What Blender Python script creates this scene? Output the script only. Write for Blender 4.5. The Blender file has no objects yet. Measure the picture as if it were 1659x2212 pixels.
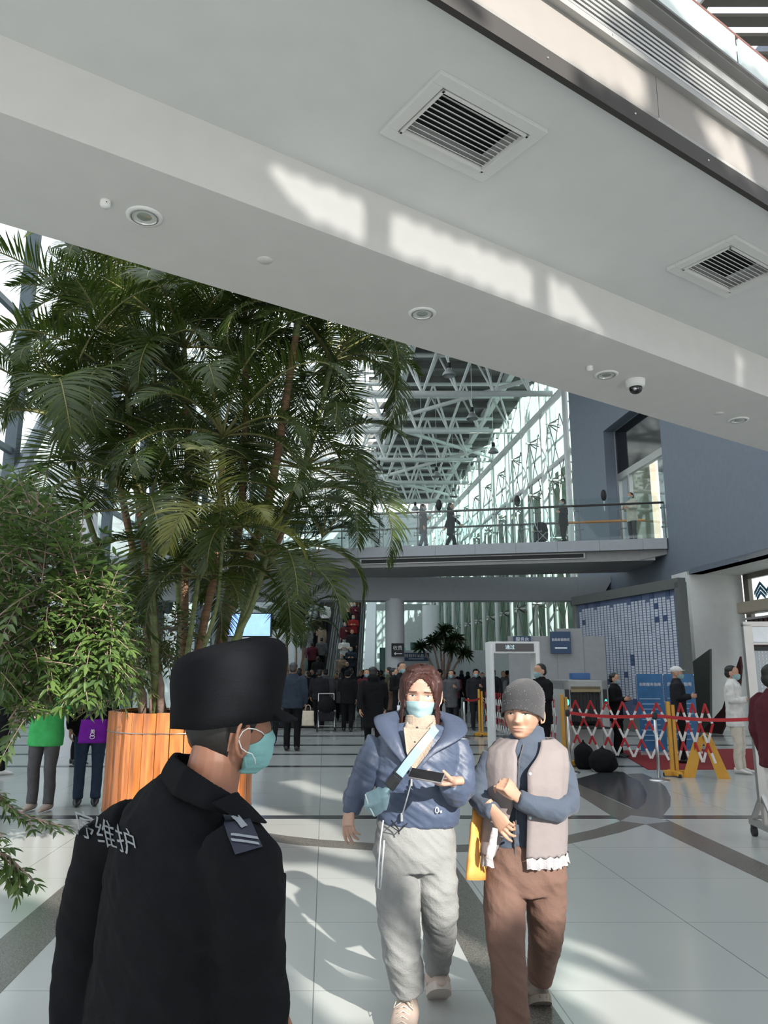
import bpy, bmesh, math, random
from mathutils import Vector, Matrix, noise, Euler
random.seed(7)
R = math.radians
SC = bpy.context.scene
COL = SC.collection
# ------------------------------------------------------------------ camera
F_PX, EYE, PITCH = 1661.0, 1.55, R(11.87)
cd = bpy.data.cameras.new('camera'); cam = bpy.data.objects.new('camera', cd); COL.objects.link(cam)
cam.location = (0, 0, EYE); cam.rotation_euler = (R(90) + PITCH, 0, 0)
cd.sensor_fit = 'VERTICAL'; cd.sensor_height = 24.0; cd.lens = 24.0 * F_PX / 2212.0
cd.clip_start = 0.02; cd.clip_end = 500
SC.camera = cam
# ------------------------------------------------------------------ view / exposure
vs = SC.view_settings
vs.view_transform = 'Standard'; vs.look = 'None'; vs.gamma = 1.0; vs.use_curve_mapping = False
vs.exposure = 0.45
# ------------------------------------------------------------------ sky
w = bpy.data.worlds.new('world'); SC.world = w; w.use_nodes = True
nt = w.node_tree; bgn = nt.nodes['Background']
tc = nt.nodes.new('ShaderNodeTexCoord'); sx = nt.nodes.new('ShaderNodeSeparateXYZ'); rmp = nt.nodes.new('ShaderNodeValToRGB')
nt.links.new(tc.outputs['Generated'], sx.inputs[0]); nt.links.new(sx.outputs[2], rmp.inputs[0])
rmp.color_ramp.elements[0].position = 0.0; rmp.color_ramp.elements[0].color = (0.95, 0.97, 1.0, 1)
rmp.color_ramp.elements[1].position = 0.9; rmp.color_ramp.elements[1].color = (0.84, 0.91, 1.0, 1)
nt.links.new(rmp.outputs[0], bgn.inputs['Color']); bgn.inputs['Strength'].default_value = 1.45
# ------------------------------------------------------------------ sun
SUN = Vector((0.46, -0.89, 0.0)).normalized() * math.cos(R(26)) + Vector((0, 0, math.sin(R(26))))
sd = bpy.data.lights.new('sun', 'SUN'); sd.energy = 6.9; sd.angle = R(0.55); sd.color = (1.0, 0.95, 0.88)
so = bpy.data.objects.new('sun', sd); COL.objects.link(so); so.rotation_euler = SUN.to_track_quat('Z', 'Y').to_euler()

# ------------------------------------------------------------------ geometry helpers
def ray(px, py):
    dx = (px - 829.5) / F_PX; dy = (1106 - py) / F_PX
    return Vector((dx, math.cos(PITCH) - dy * math.sin(PITCH), math.sin(PITCH) + dy * math.cos(PITCH)))
CAM = Vector((0, 0, EYE))
def atY(px, py, Y): r = ray(px, py); return CAM + r * (Y / r.y)
def atZ(px, py, z): r = ray(px, py); return CAM + r * ((z - EYE) / r.z)
def G(px, py): return atZ(px, py, 0.0)
UD = Vector((.821, .571, 0)); ND = Vector((-.571, .821, 0))
def UV(u, v, z=0.0): return UD * u + ND * v + Vector((0, 0, z))
def onV(px, py, v): r = ray(px, py); return CAM + r * (v / r.dot(ND))

class MB:
    """collects vertices and faces for ONE mesh"""
    def __init__(s): s.v = []; s.f = []; s.mi = []; s.m = 0
    def add(s, vs, fs):
        o = len(s.v); s.v += [tuple(v) for v in vs]; s.f += [tuple(i + o for i in f) for f in fs]; s.mi += [s.m] * len(fs); return s
    def box(s, c, d, M=None, taper=1.0):
        x, y, z = d[0] / 2, d[1] / 2, d[2] / 2
        P = [Vector((a * x * (taper if k > 0 else 1), b * y * (taper if k > 0 else 1), k * z)) for a, b, k in
             ((-1, -1, -1), (1, -1, -1), (1, 1, -1), (-1, 1, -1), (-1, -1, 1), (1, -1, 1), (1, 1, 1), (-1, 1, 1))]
        if M is not None: P = [M @ p for p in P]
        c = Vector(c)
        return s.add([p + c for p in P], [(0, 3, 2, 1), (4, 5, 6, 7), (0, 1, 5, 4), (1, 2, 6, 5), (2, 3, 7, 6), (3, 0, 4, 7)])
    def hexa(s, P): return s.add(P, [(0, 3, 2, 1), (4, 5, 6, 7), (0, 1, 5, 4), (1, 2, 6, 5), (2, 3, 7, 6), (3, 0, 4, 7)])
    def prism(s, poly, vec):
        n = len(poly); vec = Vector(vec); P = [Vector(p) for p in poly]
        return s.add(P + [p + vec for p in P], [tuple(range(n))[::-1], tuple(range(n, 2 * n))] + [(i, (i + 1) % n, n + (i + 1) % n, n + i) for i in range(n)])
    def rings(s, rings, cap=True, closed=False):
        n = len(rings[0]); vs = [p for r in rings for p in r]; fs = []
        m = len(rings)
        for i in range(m if closed else m - 1):
            for j in range(n):
                a, b = i * n + j, i * n + (j + 1) % n
                c, d = ((i + 1) % m) * n + (j + 1) % n, ((i + 1) % m) * n + j
                fs.append((a, b, c, d))
        if cap and not closed: fs += [tuple(range(n))[::-1], tuple(range((m - 1) * n, m * n))]
        return s.add(vs, fs)
    def tube(s, pts, r, n=8, cap=True, flat=1.0, up=None):
        pts = [Vector(p) for p in pts]; rs = r if isinstance(r, list) else [r] * len(pts)
        rg = []; prev = None
        for i, p in enumerate(pts):
            t = (pts[min(i + 1, len(pts) - 1)] - pts[max(i - 1, 0)])
            t = t.normalized() if t.length > 1e-9 else Vector((0, 0, 1))
            if prev is None:
                u0 = Vector(up) if up is not None else (Vector((0, 0, 1)) if abs(t.z) < .9 else Vector((1, 0, 0)))
                a = (u0 - t * u0.dot(t)).normalized()
            else: a = (prev - t * prev.dot(t)).normalized()
            prev = a; b = t.cross(a)
            rr = rs[i]; ra, rb = (rr if isinstance(rr, (list, tuple)) else (rr, rr * flat))
            rg.append([p + a * (ra * math.cos(2 * math.pi * k / n)) + b * (rb * math.sin(2 * math.pi * k / n)) for k in range(n)])
        return s.rings(rg, cap)
    def lathe(s, prof, c=(0, 0, 0), n=24, M=None, cap=False):
        c = Vector(c); rg = []
        for r, z in prof:
            ring = [Vector((r * math.cos(2 * math.pi * k / n), r * math.sin(2 * math.pi * k / n), z)) for k in range(n)]
            if M is not None: ring = [M @ p for p in ring]
            rg.append([p + c for p in ring])
        return s.rings(rg, cap)
    def ell(s, c, r, M=None, nu=16, nv=10):
        c = Vector(c); rg = []
        for i in range(1, nv):
            th = math.pi * i / nv
            ring = [Vector((r[0] * math.sin(th) * math.cos(2 * math.pi * k / nu), r[1] * math.sin(th) * math.sin(2 * math.pi * k / nu), -r[2] * math.cos(th))) for k in range(nu)]
            if M is not None: ring = [M @ p for p in ring]
            rg.append([p + c for p in ring])
        o = len(s.v); s.rings(rg, cap=False)
        bot = Vector((0, 0, -r[2])); top = Vector((0, 0, r[2]))
        if M is not None: bot = M @ bot; top = M @ top
        s.add([bot + c, top + c], []); b = len(s.v) - 2; L = (nv - 2) * nu
        for k in range(nu):
            s.f.append((b, o + (k + 1) % nu, o + k)); s.mi.append(s.m)
            s.f.append((b + 1, o + L + k, o + L + (k + 1) % nu)); s.mi.append(s.m)
        return s
    def mesh(s, name, smooth=False):
        me = bpy.data.meshes.new(name); me.from_pydata(s.v, [], s.f); me.update()
        if smooth: me.shade_smooth()
        return me
    def build(s, name, mat, parent=None, smooth=False, bevel=0, autosm=None):
        me = s.mesh(name, smooth)
        for m in (mat if isinstance(mat, (list, tuple)) else [mat]): me.materials.append(m)
        if isinstance(mat, (list, tuple)): me.polygons.foreach_set('material_index', s.mi)
        bm = bmesh.new(); bm.from_mesh(me); bmesh.ops.recalc_face_normals(bm, faces=bm.faces)
        if bevel: bmesh.ops.bevel(bm, geom=list(bm.edges), offset=bevel, segments=2, affect='EDGES', profile=.6)
        if autosm:
            for f in bm.faces: f.smooth = True
            for e in bm.edges:
                if len(e.link_faces) == 2 and e.calc_face_angle(0) > R(autosm): e.smooth = False
        bm.to_mesh(me); bm.free()
        return link(name, me, parent)
def link(name, data, parent=None):
    o = bpy.data.objects.new(name, data); COL.objects.link(o)
    if parent is not None:
        o.parent = parent; o.matrix_parent_inverse = Matrix.Identity(4)
    return o
def tag(o, label=None, cat=None, group=None, kind=None):
    if label: o['label'] = label
    if cat: o['category'] = cat
    if group: o['group'] = group
    if kind: o['kind'] = kind
    return o
def thing(name, label, cat, loc=(0, 0, 0), rz=0.0, group=None, rot=None):
    o = bpy.data.objects.new(name, None); o.empty_display_size = .1; COL.objects.link(o)
    o.location = loc; o.rotation_euler = rot or (0, 0, rz)
    return tag(o, label, cat, group)
def struct(mb, name, mat, **k): return tag(mb.build(name, mat, **k), kind='structure')
KIDS = {}
def dup(root, loc=None, rz=None, label=None, group=None, mats=None, scale=None, parent=None):
    """copy of a thing with its parts and their sub-parts; mats maps part name -> material"""
    r = root.copy(); COL.objects.link(r)
    if parent is not None: r.parent = parent
    if loc is not None: r.location = loc
    if rz is not None: r.rotation_euler = (r.rotation_euler.x, r.rotation_euler.y, rz)
    if scale is not None: r.scale = scale if isinstance(scale, (tuple, list)) else (scale,) * 3
    if label: r['label'] = label
    if group: r['group'] = group
    def rec(src, dst):
        for ch in list(src.children):
            c = ch.copy(); COL.objects.link(c); c.parent = dst
            if mats:
                m = mats.get(ch.name.split('.')[0])
                if m and c.type == 'MESH' and len(c.data.materials):
                    c.material_slots[0].link = 'OBJECT'; c.material_slots[0].material = m
            rec(ch, c)
    rec(root, r)
    return r

# ------------------------------------------------------------------ materials
def mat(name, col, rough=.6, metal=0.0, var=.06, vscale=6.0, bump=0.0, bscale=60.0, spec=None, alpha=None, trans=0.0, emit=None, estr=0.0, sheen=0.0, coat=0.0, sss=0.0, stretch=None, ior=None):
    m = bpy.data.materials.new(name); m.use_nodes = True; nt = m.node_tree; b = nt.nodes['Principled BSDF']
    t = nt.nodes.new('ShaderNodeTexCoord'); n = nt.nodes.new('ShaderNodeTexNoise'); n.inputs['Scale'].default_value = vscale; n.inputs['Detail'].default_value = 4
    src = t.outputs['Object']
    if stretch:
        mp = nt.nodes.new('ShaderNodeMapping'); mp.inputs['Scale'].default_value = stretch; nt.links.new(src, mp.inputs[0]); src = mp.outputs[0]
    nt.links.new(src, n.inputs['Vector'])
    r = nt.nodes.new('ShaderNodeValToRGB'); nt.links.new(n.outputs['Fac'], r.inputs[0])
    e = r.color_ramp.elements; e[0].position = .3; e[1].position = .7
    e[0].color = (*[max(0, c * (1 - var)) for c in col], 1); e[1].color = (*[min(1, c * (1 + var)) for c in col], 1)
    nt.links.new(r.outputs[0], b.inputs['Base Color'])
    b.inputs['Roughness'].default_value = rough; b.inputs['Metallic'].default_value = metal
    if spec is not None: b.inputs['Specular IOR Level'].default_value = spec
    if ior: b.inputs['IOR'].default_value = ior
    if trans: b.inputs['Transmission Weight'].default_value = trans
    if alpha is not None: b.inputs['Alpha'].default_value = alpha
    if emit: b.inputs['Emission Color'].default_value = (*emit, 1); b.inputs['Emission Strength'].default_value = estr
    if sheen: b.inputs['Sheen Weight'].default_value = sheen
    if coat: b.inputs['Coat Weight'].default_value = coat; b.inputs['Coat Roughness'].default_value = .15
    if sss: b.inputs['Subsurface Weight'].default_value = sss; b.inputs['Subsurface Radius'].default_value = (.012, .005, .003); b.inputs['Subsurface Scale'].default_value = 1.0
    if bump:
        n2 = nt.nodes.new('ShaderNodeTexNoise'); n2.inputs['Scale'].default_value = bscale; n2.inputs['Detail'].default_value = 5
        nt.links.new(src, n2.inputs['Vector'])
        bu = nt.nodes.new('ShaderNodeBump'); bu.inputs['Strength'].default_value = bump; bu.inputs['Distance'].default_value = .01
        nt.links.new(n2.outputs['Fac'], bu.inputs['Height']); nt.links.new(bu.outputs[0], b.inputs['Normal'])
    return m
def glass_mat(name, col=(.8, .95, .93), op=.12, rough=.02):
    """clear sheet glass: mostly transparent, a little tint and reflection"""
    m = bpy.data.materials.new(name); m.use_nodes = True; nt = m.node_tree; nt.nodes.clear()
    o = nt.nodes.new('ShaderNodeOutputMaterial'); mx = nt.nodes.new('ShaderNodeMixShader'); tr = nt.nodes.new('ShaderNodeBsdfTransparent'); gl = nt.nodes.new('ShaderNodeBsdfGlossy')
    tr.inputs[0].default_value = (*col, 1); gl.inputs[0].default_value = (.9, .95, .95, 1); gl.inputs['Roughness'].default_value = rough
    mx.inputs[0].default_value = op
    nt.links.new(tr.outputs[0], mx.inputs[1]); nt.links.new(gl.outputs[0], mx.inputs[2]); nt.links.new(mx.outputs[0], o.inputs[0])
    return m
M = {}
M['white'] = mat('white_paint', (.72, .72, .70), .55, var=.03, bump=.05)
M['white2'] = mat('cool_white_paint', (.66, .68, .70), .5, var=.03)
M['soffit'] = mat('soffit_paint', (.60, .59, .57), .7, var=.02, bump=.03, bscale=200)
M['steel'] = mat('brushed_steel', (.55, .55, .55), .28, 1.0, var=.05, vscale=3, stretch=(1, 1, 30))
M['alu'] = mat('anodised_aluminium', (.42, .42, .41), .45, .6, var=.04)
M['dark_trim'] = mat('dark_bronze_trim', (.035, .031, .028), .6, .1)
M['brownpanel'] = mat('warm_grey_metal_panel', (.27, .25, .23), .45, .1, var=.03)
M['black'] = mat('black_matte', (.012, .012, .013), .6, var=.2)
M['blackgloss'] = mat('black_gloss', (.01, .01, .012), .08, var=.2)
M['pipe'] = mat('white_pipe_paint', (.74, .75, .74), .45, var=.04)
M['bluewall'] = mat('blue_grey_wall_paint', (.165, .19, .235), .65, var=.05, bump=.05, bscale=90)
M['fascia'] = mat('bridge_cladding', (.36, .38, .40), .45, var=.04)
M['glass'] = glass_mat('clear_glass', (.93, .97, .96), .08)
M['greenglass'] = glass_mat('green_glass', (.74, .88, .85), .03, .05)
M['darkglass'] = glass_mat('tinted_glass', (.30, .40, .44), .25, .05)
M['sign_blue'] = mat('sign_blue', (.012, .045, .11), .35, var=.05)
M['sign_white'] = mat('sign_white', (.8, .82, .84), .5)
# ================================================================== FLOOR
def floor_mat():
    m = bpy.data.materials.new('polished_tile'); m.use_nodes = True; nt = m.node_tree; b = nt.nodes['Principled BSDF']
    N = nt.nodes.new; L = nt.links.new
    tc = N('ShaderNodeTexCoord'); sp = N('ShaderNodeSeparateXYZ'); L(tc.outputs['Object'], sp.inputs[0])
    def math_(op, a, b2=None):
        q = N('ShaderNodeMath'); q.operation = op
        for i, x in enumerate((a, b2)):
            if x is None: continue
            if isinstance(x, (int, float)): q.inputs[i].default_value = x
            else: L(x, q.inputs[i])
        return q.outputs[0]
    # joints: across every 1.08 m; lengthwise lines lean 4.3 degrees
    yy = math_('DIVIDE', math_('SUBTRACT', sp.outputs[1], 4.25), 1.08)
    xx = math_('DIVIDE', math_('ADD', math_('ADD', sp.outputs[0], math_('MULTIPLY', sp.outputs[1], .0758)), 0.03), 1.18)
    def joint(t, wd):
        fr = math_('FRACT', math_('ADD', t, .5)); return math_('LESS_THAN', math_('ABSOLUTE', math_('SUBTRACT', fr, .5)), wd)
    j = math_('MAXIMUM', joint(yy, .0022), joint(xx, .0026))
    n1 = N('ShaderNodeTexNoise'); n1.inputs['Scale'].default_value = 1.1; L(tc.outputs['Object'], n1.inputs[0])
    n2 = N('ShaderNodeTexNoise'); n2.inputs['Scale'].default_value = 160; n2.inputs['Detail'].default_value = 2; L(tc.outputs['Object'], n2.inputs[0])
    mx = N('ShaderNodeMix'); mx.data_type = 'RGBA'; mx.inputs[6].default_value = (.40, .415, .395, 1); mx.inputs[7].default_value = (.47, .485, .46, 1)
    L(math_('ADD', math_('MULTIPLY', n1.outputs[0], .6), math_('MULTIPLY', n2.outputs[0], .4)), mx.inputs[0])
    m2 = N('ShaderNodeMix'); m2.data_type = 'RGBA'; L(j, m2.inputs[0]); L(mx.outputs[2], m2.inputs[6]); m2.inputs[7].default_value = (.16, .17, .17, 1)
    L(m2.outputs[2], b.inputs['Base Color']); b.inputs['Roughness'].default_value = .12; b.inputs['Specular IOR Level'].default_value = .55
    n3 = N('ShaderNodeTexNoise'); n3.inputs['Scale'].default_value = .8; L(tc.outputs['Object'], n3.inputs[0])
    mr = N('ShaderNodeMapRange'); mr.inputs[3].default_value = .10; mr.inputs[4].default_value = .22; L(n3.outputs[0], mr.inputs[0]); L(mr.outputs[0], b.inputs['Roughness'])
    return m
def granite(name, c, sp=.5, rough=.25):
    m = bpy.data.materials.new(name); m.use_nodes = True; nt = m.node_tree; b = nt.nodes['Principled BSDF']
    tc = nt.nodes.new('ShaderNodeTexCoord'); v = nt.nodes.new('ShaderNodeTexNoise'); v.inputs['Scale'].default_value = 140; v.inputs['Detail'].default_value = 3
    nt.links.new(tc.outputs['Object'], v.inputs[0]); r = nt.nodes.new('ShaderNodeValToRGB'); nt.links.new(v.outputs[0], r.inputs[0])
    e = r.color_ramp.elements; e[0].position = .35; e[1].position = .68; e[0].color = (*[x * (1 - sp) for x in c], 1); e[1].color = (*[x * (1 + sp) for x in c], 1)
    nt.links.new(r.outputs[0], b.inputs['Base Color']); b.inputs['Roughness'].default_value = rough
    return m
M['floor'] = floor_mat(); M['granite'] = granite('dark_granite', (.13, .12, .105)); M['granite2'] = granite('charcoal_granite', (.045, .047, .05), .3, .2)
M['granite3'] = granite('pale_granite', (.30, .31, .30), .15, .2)
fl = MB(); fl.box((2, 28, -.15), (60, 84, .3)); struct(fl, 'floor', M['floor'])
def inlay(n, px, m, z=.002):
    P = [G(*p) for p in px]; P = [Vector((p.x, p.y, -.01)) for p in P]
    k = MB(); k.prism(P, (0, 0, z + .01)); return struct(k, 'trim_%d' % n, M[m])
def chain(up, lo): return up + lo[::-1]
inlay(1, chain([(300, 1742), (430, 1771), (545, 1795), (620, 1806), (693, 1814), (810, 1822), (900, 1825.5), (990, 1825.5), (1100, 1820), (1222, 1805.5), (1283, 1792), (1341, 1774)],
               [(290, 1752), (430, 1788), (557, 1813), (645, 1826), (740, 1833), (812, 1838), (900, 1841), (990, 1841), (1100, 1837), (1225, 1823.5), (1283, 1812), (1338, 1799), (1396, 1780)]), 'granite')
inlay(2, [(1396, 1781), (1441, 1771), (1659, 1870), (1900, 1979), (1900, 2024), (1659, 1907)], 'granite')
inlay(3, [(878, 1841), (964, 1841), (977, 1860), (1058, 1976), (1220, 2212), (1300, 2330), (1140, 2330), (1081, 2212), (982, 2020)], 'granite')
inlay(4, [(155, 1899), (0, 2029), (-200, 2197), (-240, 2380), (0, 2146), (151, 1991), (300, 1845), (256, 1815)], 'granite')
for n, (ya, yb) in enumerate(((1761.5, 1769), (1654, 1657.5), (1628, 1631), (1608.5, 1611), (1589, 1591), (1571, 1573))):
    a, b_ = G(829, ya).y, G(829, yb).y
    k = MB(); x0, x1 = (-14, 16)
    k.box(((x0 + x1) / 2, (a + b_) / 2, -.0035), (x1 - x0, a - b_, .010)); struct(k, 'trim_%d' % (5 + n), M['granite2'])
inlay(12, [(1241, 1684), (1300, 1668), (1345, 1668), (1385, 1690), (1398, 1716), (1394, 1735), (1377, 1750), (1241, 1690)], 'granite2', .0035)
inlay(13, [(1355, 1672), (1388, 1671), (1420, 1685), (1438, 1700), (1449, 1722), (1448, 1742), (1427, 1769), (1396, 1781), (1341, 1775), (1241, 1712), (1100, 1650), (1100, 1640), (1241, 1690), (1363, 1746), (1377, 1749), (1392, 1738), (1397, 1716), (1386, 1690)], 'granite', .003)
inlay(14, [(1341, 1774), (1363, 1762), (1420, 1768), (1445, 1775), (1396, 1781)], 'granite3', .0045)
# ================================================================== NEAR SLAB (mezzanine overhead)
VN, VI, VO, ZS, ZC = 2.03, 3.29, 4.20, 3.9, 4.27
U0, U1 = -9, 16
def uvbox(mb, u0, u1, v0, v1, z0, z1):
    mb.hexa([UV(u0, v0, z0), UV(u1, v0, z0), UV(u1, v1, z0), UV(u0, v1, z0), UV(u0, v0, z1), UV(u1, v0, z1), UV(u1, v1, z1), UV(u0, v1, z1)]); return mb
k = MB(); uvbox(k, U0, U1, VI, VO, ZS, 4.45); struct(k, 'ceiling', M['soffit'])
# ceiling panel with holes for the louvres is built from strips around them
VENTS = [(1.95, 2.65, 2.345, 2.84), (4.33, 5.03, 2.345, 2.84)]
k = MB()
def cb(u0, u1, v0, v1): uvbox(k, u0, u1, v0, v1, ZC, ZC + .08)
I_ = .07
cb(U0, U1, VN, VENTS[0][2] + I_); cb(U0, U1, VENTS[0][3] - I_, VI)
us = [U0]
for a, b_, _, _ in VENTS: us += [a + I_, b_ - I_]
us.append(U1)
for i in range(0, len(us), 2): cb(us[i], us[i + 1], VENTS[0][2] + I_, VENTS[0][3] - I_)
uvbox(k, U0, U1, VN + .03, VI, ZC + .45, 4.96)
struct(k, 'ceiling_near', mat('ceiling_panel_paint', (.62, .63, .62), .6, var=.02, bump=.04, bscale=4))
k = MB(); uvbox(k, U0, U1, VN - .012, VN + .02, 4.215, 4.315); struct(k, 'trim_20', M['dark_trim'])
k = MB(); uvbox(k, U0, 2.95 + .185, VN, VN + .03, 4.315, 4.60); uvbox(k, 3.14, U1, VN, VN + .03, 4.315, 4.60); uvbox(k, U0, U1, VN, VN + .03, 4.90, 4.98)
struct(k, 'wall_fascia', M['brownpanel'])
# linear slot diffuser along the fascia
t = thing('slot_diffuser', 'long silver linear slot diffuser running along the edge fascia overhead, top right', 'air vent', UV(2, VN, 4.75), math.atan2(.571, .821))
k = MB(); k.box((3, -.012, -.135), (24, .05, .035)); k.box((3, -.012, .125), (24, .05, .05)); k.build('frame', M['alu'], t)
k = MB()
for i in range(7): k.box((3, 0.0, -.10 + i * .031), (24, .035, .011), Matrix.Rotation(R(20), 3, 'X'))
k.build('slat', M['alu'], t)
k = MB(); k.box((3, .05, 0), (24, .02, .3)); k.build('backing', M['black'], t)
k = MB()
for i in range(24):
    for z in (-.135, .125): k.ell((-6 + i * .75, -.038, z), (.005, .003, .005), nu=8, nv=4)
k.build('screw', M['steel'], t)
k = MB()
for i in range(26): k.ell(UV(-7 + i * .62, VN - .013, 4.265), (.006, .006, .006), nu=8, nv=4)
struct(k, 'trim_21', M['steel'])
# edge ledge and glass balustrade of the near mezzanine
k = MB(); uvbox(k, U0, U1, VN - .05, VN + .05, 4.98, 5.02); struct(k, 'trim_22', M['alu'])
k = MB(); uvbox(k, U0, U1, VN - .07, VN - .05, 4.985, 5.0); struct(k, 'trim_23', M['steel'])
t = thing('glass_balustrade', 'frosted glass balustrade on the near mezzanine edge, top right corner', 'railing', UV(0, 0, 5.02))
gp = mat('frosted_balustrade', (.72, .80, .79), .3, var=.02)
for i in range(10):
    k = MB(); u = -4.0 + i * 1.6; a = [UV(u, VN - .012, 0), UV(u + 1.56, VN - .012, 0), UV(u + 1.56, VN + .003, 0), UV(u, VN + .003, 0)]
    k.prism(a, (0, 0, .27)); k.build('glass_panel', gp, t)
k = MB(); a = UV(-4, VN, .285); b_ = UV(12, VN, .285); k.tube([a, b_], .014, 10); k.build('handrail', mat('wood_handrail', (.17, .08, .065), .35), t, smooth=True)
# dark louvred roof seen past the balustrade
t = thing('roof_louvre_screen', 'dark slatted roof louvres seen past the glass in the top right corner', 'louvre', (6.5, 6, 9.6))
k = MB()
for i in range(36): k.box((.3, -5 + i * .30, 0), (5.8, .27, .04), Matrix.Rotation(R(20), 3, 'X'))
k.build('slat', mat('louvre_brown', (.17, .155, .135), .6, .1), t)
k = MB()
for x in (-2.5, .1, 3.0): k.box((x, 0.2, .18), (.12, 11.4, .12))
k.build('frame', M['alu'], t)
# ceiling louvres (return-air grilles)
def make_vent(u0, u1, v0, v1, label):
    t = thing('ceiling_vent', label, 'air vent', UV((u0 + u1) / 2, (v0 + v1) / 2, ZC), math.atan2(.571, .821), 'square louvred vents in the overhead ceiling panel')
    W_, D_ = (u1 - u0), (v1 - v0); f = .065
    k = MB()
    k.box((0, -D_ / 2 + f / 2, -.012), (W_, f, .024)); k.box((0, D_ / 2 - f / 2, -.012), (W_, f, .024))
    k.box((-W_ / 2 + f / 2, 0, -.012), (f, D_ - 2 * f, .024)); k.box((W_ / 2 - f / 2, 0, -.012), (f, D_ - 2 * f, .024))
    k.build('frame', M['vent'], t, bevel=.003)
    k = MB(); w2, d2 = W_ / 2 - f - .006, D_ / 2 - f - .006
    k.box((0, -d2 + .006, -.018), (2 * w2, .012, .03)); k.box((0, d2 - .006, -.018), (2 * w2, .012, .03)); k.box((-w2 + .006, 0, -.018), (.012, 2 * d2, .03)); k.box((w2 - .006, 0, -.018), (.012, 2 * d2, .03))
    k.build('inner_frame', M['vent'], t)
    n = 11
    for i in range(n):
        k = MB(); k.box((0, -d2 + .02 + (2 * d2 - .04) * i / (n - 1), -.004), (2 * w2 - .02, .030, .003), Matrix.Rotation(R(40), 3, 'X')); k.build('slat', M['vent'], t)
    k = MB(); k.box((0, 0, .14), (2 * w2 + .1, 2 * d2 + .1, .02)); k.build('duct', M['black'], t)
M['vent'] = mat('vent_enamel', (.66, .66, .64), .4, .1, var=.02)
make_vent(*VENTS[0], 'larger-looking square louvred ceiling vent, the one fully in view overhead')
make_vent(*VENTS[1], 'square louvred ceiling vent cut by the right edge of the photo')
# recessed downlights, blank covers, detectors, dome camera
lens = mat('downlight_lens', (.55, .58, .54), .25, var=.1, vscale=20)
def downlight(px, py, label, ru=.092):
    p = atZ(px, py, ZS); t = thing('recessed_downlight', label, 'ceiling light', p, 0, 'round recessed downlights in the soffit')
    k = MB(); k.lathe([(ru * .72, -.002), (ru * .76, -.010), (ru, -.008), (ru * 1.02, 0)], n=40); k.build('trim_ring', M['white'], t, smooth=True)
    k = MB(); k.lathe([(ru * .74, -.011), (ru * .76, -.013), (ru * .70, -.012), (ru * .68, -.004)], n=40); k.build('bezel', M['steel'], t, smooth=True)
    k = MB(); k.lathe([(0.001, -.003), (ru * .4, -.004), (ru * .72, -.005)], n=40); k.build('lens', lens, t, smooth=True)
    k = MB(); k.lathe([(0.001, -.0055), (ru * .38, -.0055), (ru * .42, -.004)], n=30); k.build('diffuser', mat('reflector', (.33, .37, .33), .2, .3), t, smooth=True)
downlight(312, 467, 'largest round recessed downlight, leftmost beside the round detector on the soffit')
downlight(912, 677, 'second round recessed downlight along the soffit, alone near its middle')
downlight(1310, 809, 'round recessed downlight on the soffit just left of the dome camera')
downlight(1595, 907, 'round recessed downlight at the far right end of the soffit')
for (px, py, lb) in ((228, 441, 'small white round detector beside the leftmost downlight'), (1274, 798, 'small white round detector beside the downlight near the dome camera')):
    t = thing('smoke_detector', lb, 'detector', atZ(px, py - 6, ZS), 0, 'small ceiling detectors on the soffit')
    k = MB(); k.lathe([(.026, 0), (.027, -.02), (.020, -.034), (.001, -.037)], n=24); k.build('body', M['white'], t, smooth=True)
    k = MB(); k.box((.014, -.021, -.018), (.006, .006, .005)); k.build('port', M['black'], t)
for (px, py, lb) in ((572, 562, 'blank round cover disc in the soffit, left of the middle downlight'), (1553, 893, 'blank round cover disc in the soffit beside the far right downlight')):
    k = MB(); k.lathe([(.001, -.005), (.042, -.005), (.044, -.002), (.044, 0)], n=32); o = k.build('cover_disc', M['soffit'], None, smooth=True); o.location = atZ(px, py, ZS)
    tag(o, lb, 'cover plate', 'blank round covers on the soffit')
t = thing('dome_camera', 'white dome security camera with dark bubble hanging under the soffit', 'security camera', atZ(1372, 822, ZS))
k = MB(); k.lathe([(.080, 0), (.080, -.01), (.074, -.045), (.058, -.06), (.05, -.062)], n=36); k.build('housing', M['white'], t, smooth=True)
k = MB(); k.lathe([(.052, -.058), (.052, -.075), (.045, -.095), (.028, -.11), (.001, -.117)], n=32); k.build('dome', M['blackgloss'], t, smooth=True)
k = MB(); k.ell((-.02, -.04, -.085), (.016, .016, .016)); k.build('camera_lens', M['steel'], t, smooth=True)
# ================================================================== SUN BLOCKER: added wall, unseen behind the camera, openings shaped to cast sun patches
YR = -6.0
def rear(p): k = (p.y - YR) / -SUN.y; return (p.x + SUN.x * k, p.z + SUN.z * k)
HOLES = []
def hole_floor(px): HOLES.append([rear(G(*p)) for p in px])
def hole_Y(px, Y): HOLES.append([rear(atY(p[0], p[1], Y)) for p in px])
def hole_V(px, v): HOLES.append([rear(onV(p[0], p[1], v)) for p in px])
hole_Y([(715, 1500), (800, 1540), (850, 1425), (1010, 1425), (1060, 1490), (1095, 1455), (1190, 1455), (1270, 1560), (1270, 2030), (1010, 2070), (985, 1990), (960, 2060), (800, 2060), (715, 1900)], 4.1)
hole_floor([(1190, 2065), (1250, 2085), (1400, 2150), (1500, 2200), (1560, 2235), (1660, 2290), (1390, 2300), (1290, 2200), (1190, 2140)])
hole_floor([(1195, 2018), (1260, 2040), (1370, 2090), (1400, 2112), (1300, 2078), (1200, 2042)])
hole_floor([(560, 1850), (640, 1880), (800, 1960), (800, 1990), (680, 1950), (560, 1890)])
hole_floor([(0, 1795), (60, 1770), (175, 1826), (160, 1900), (150, 1968), (0, 1925), (-90, 1890)])
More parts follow.
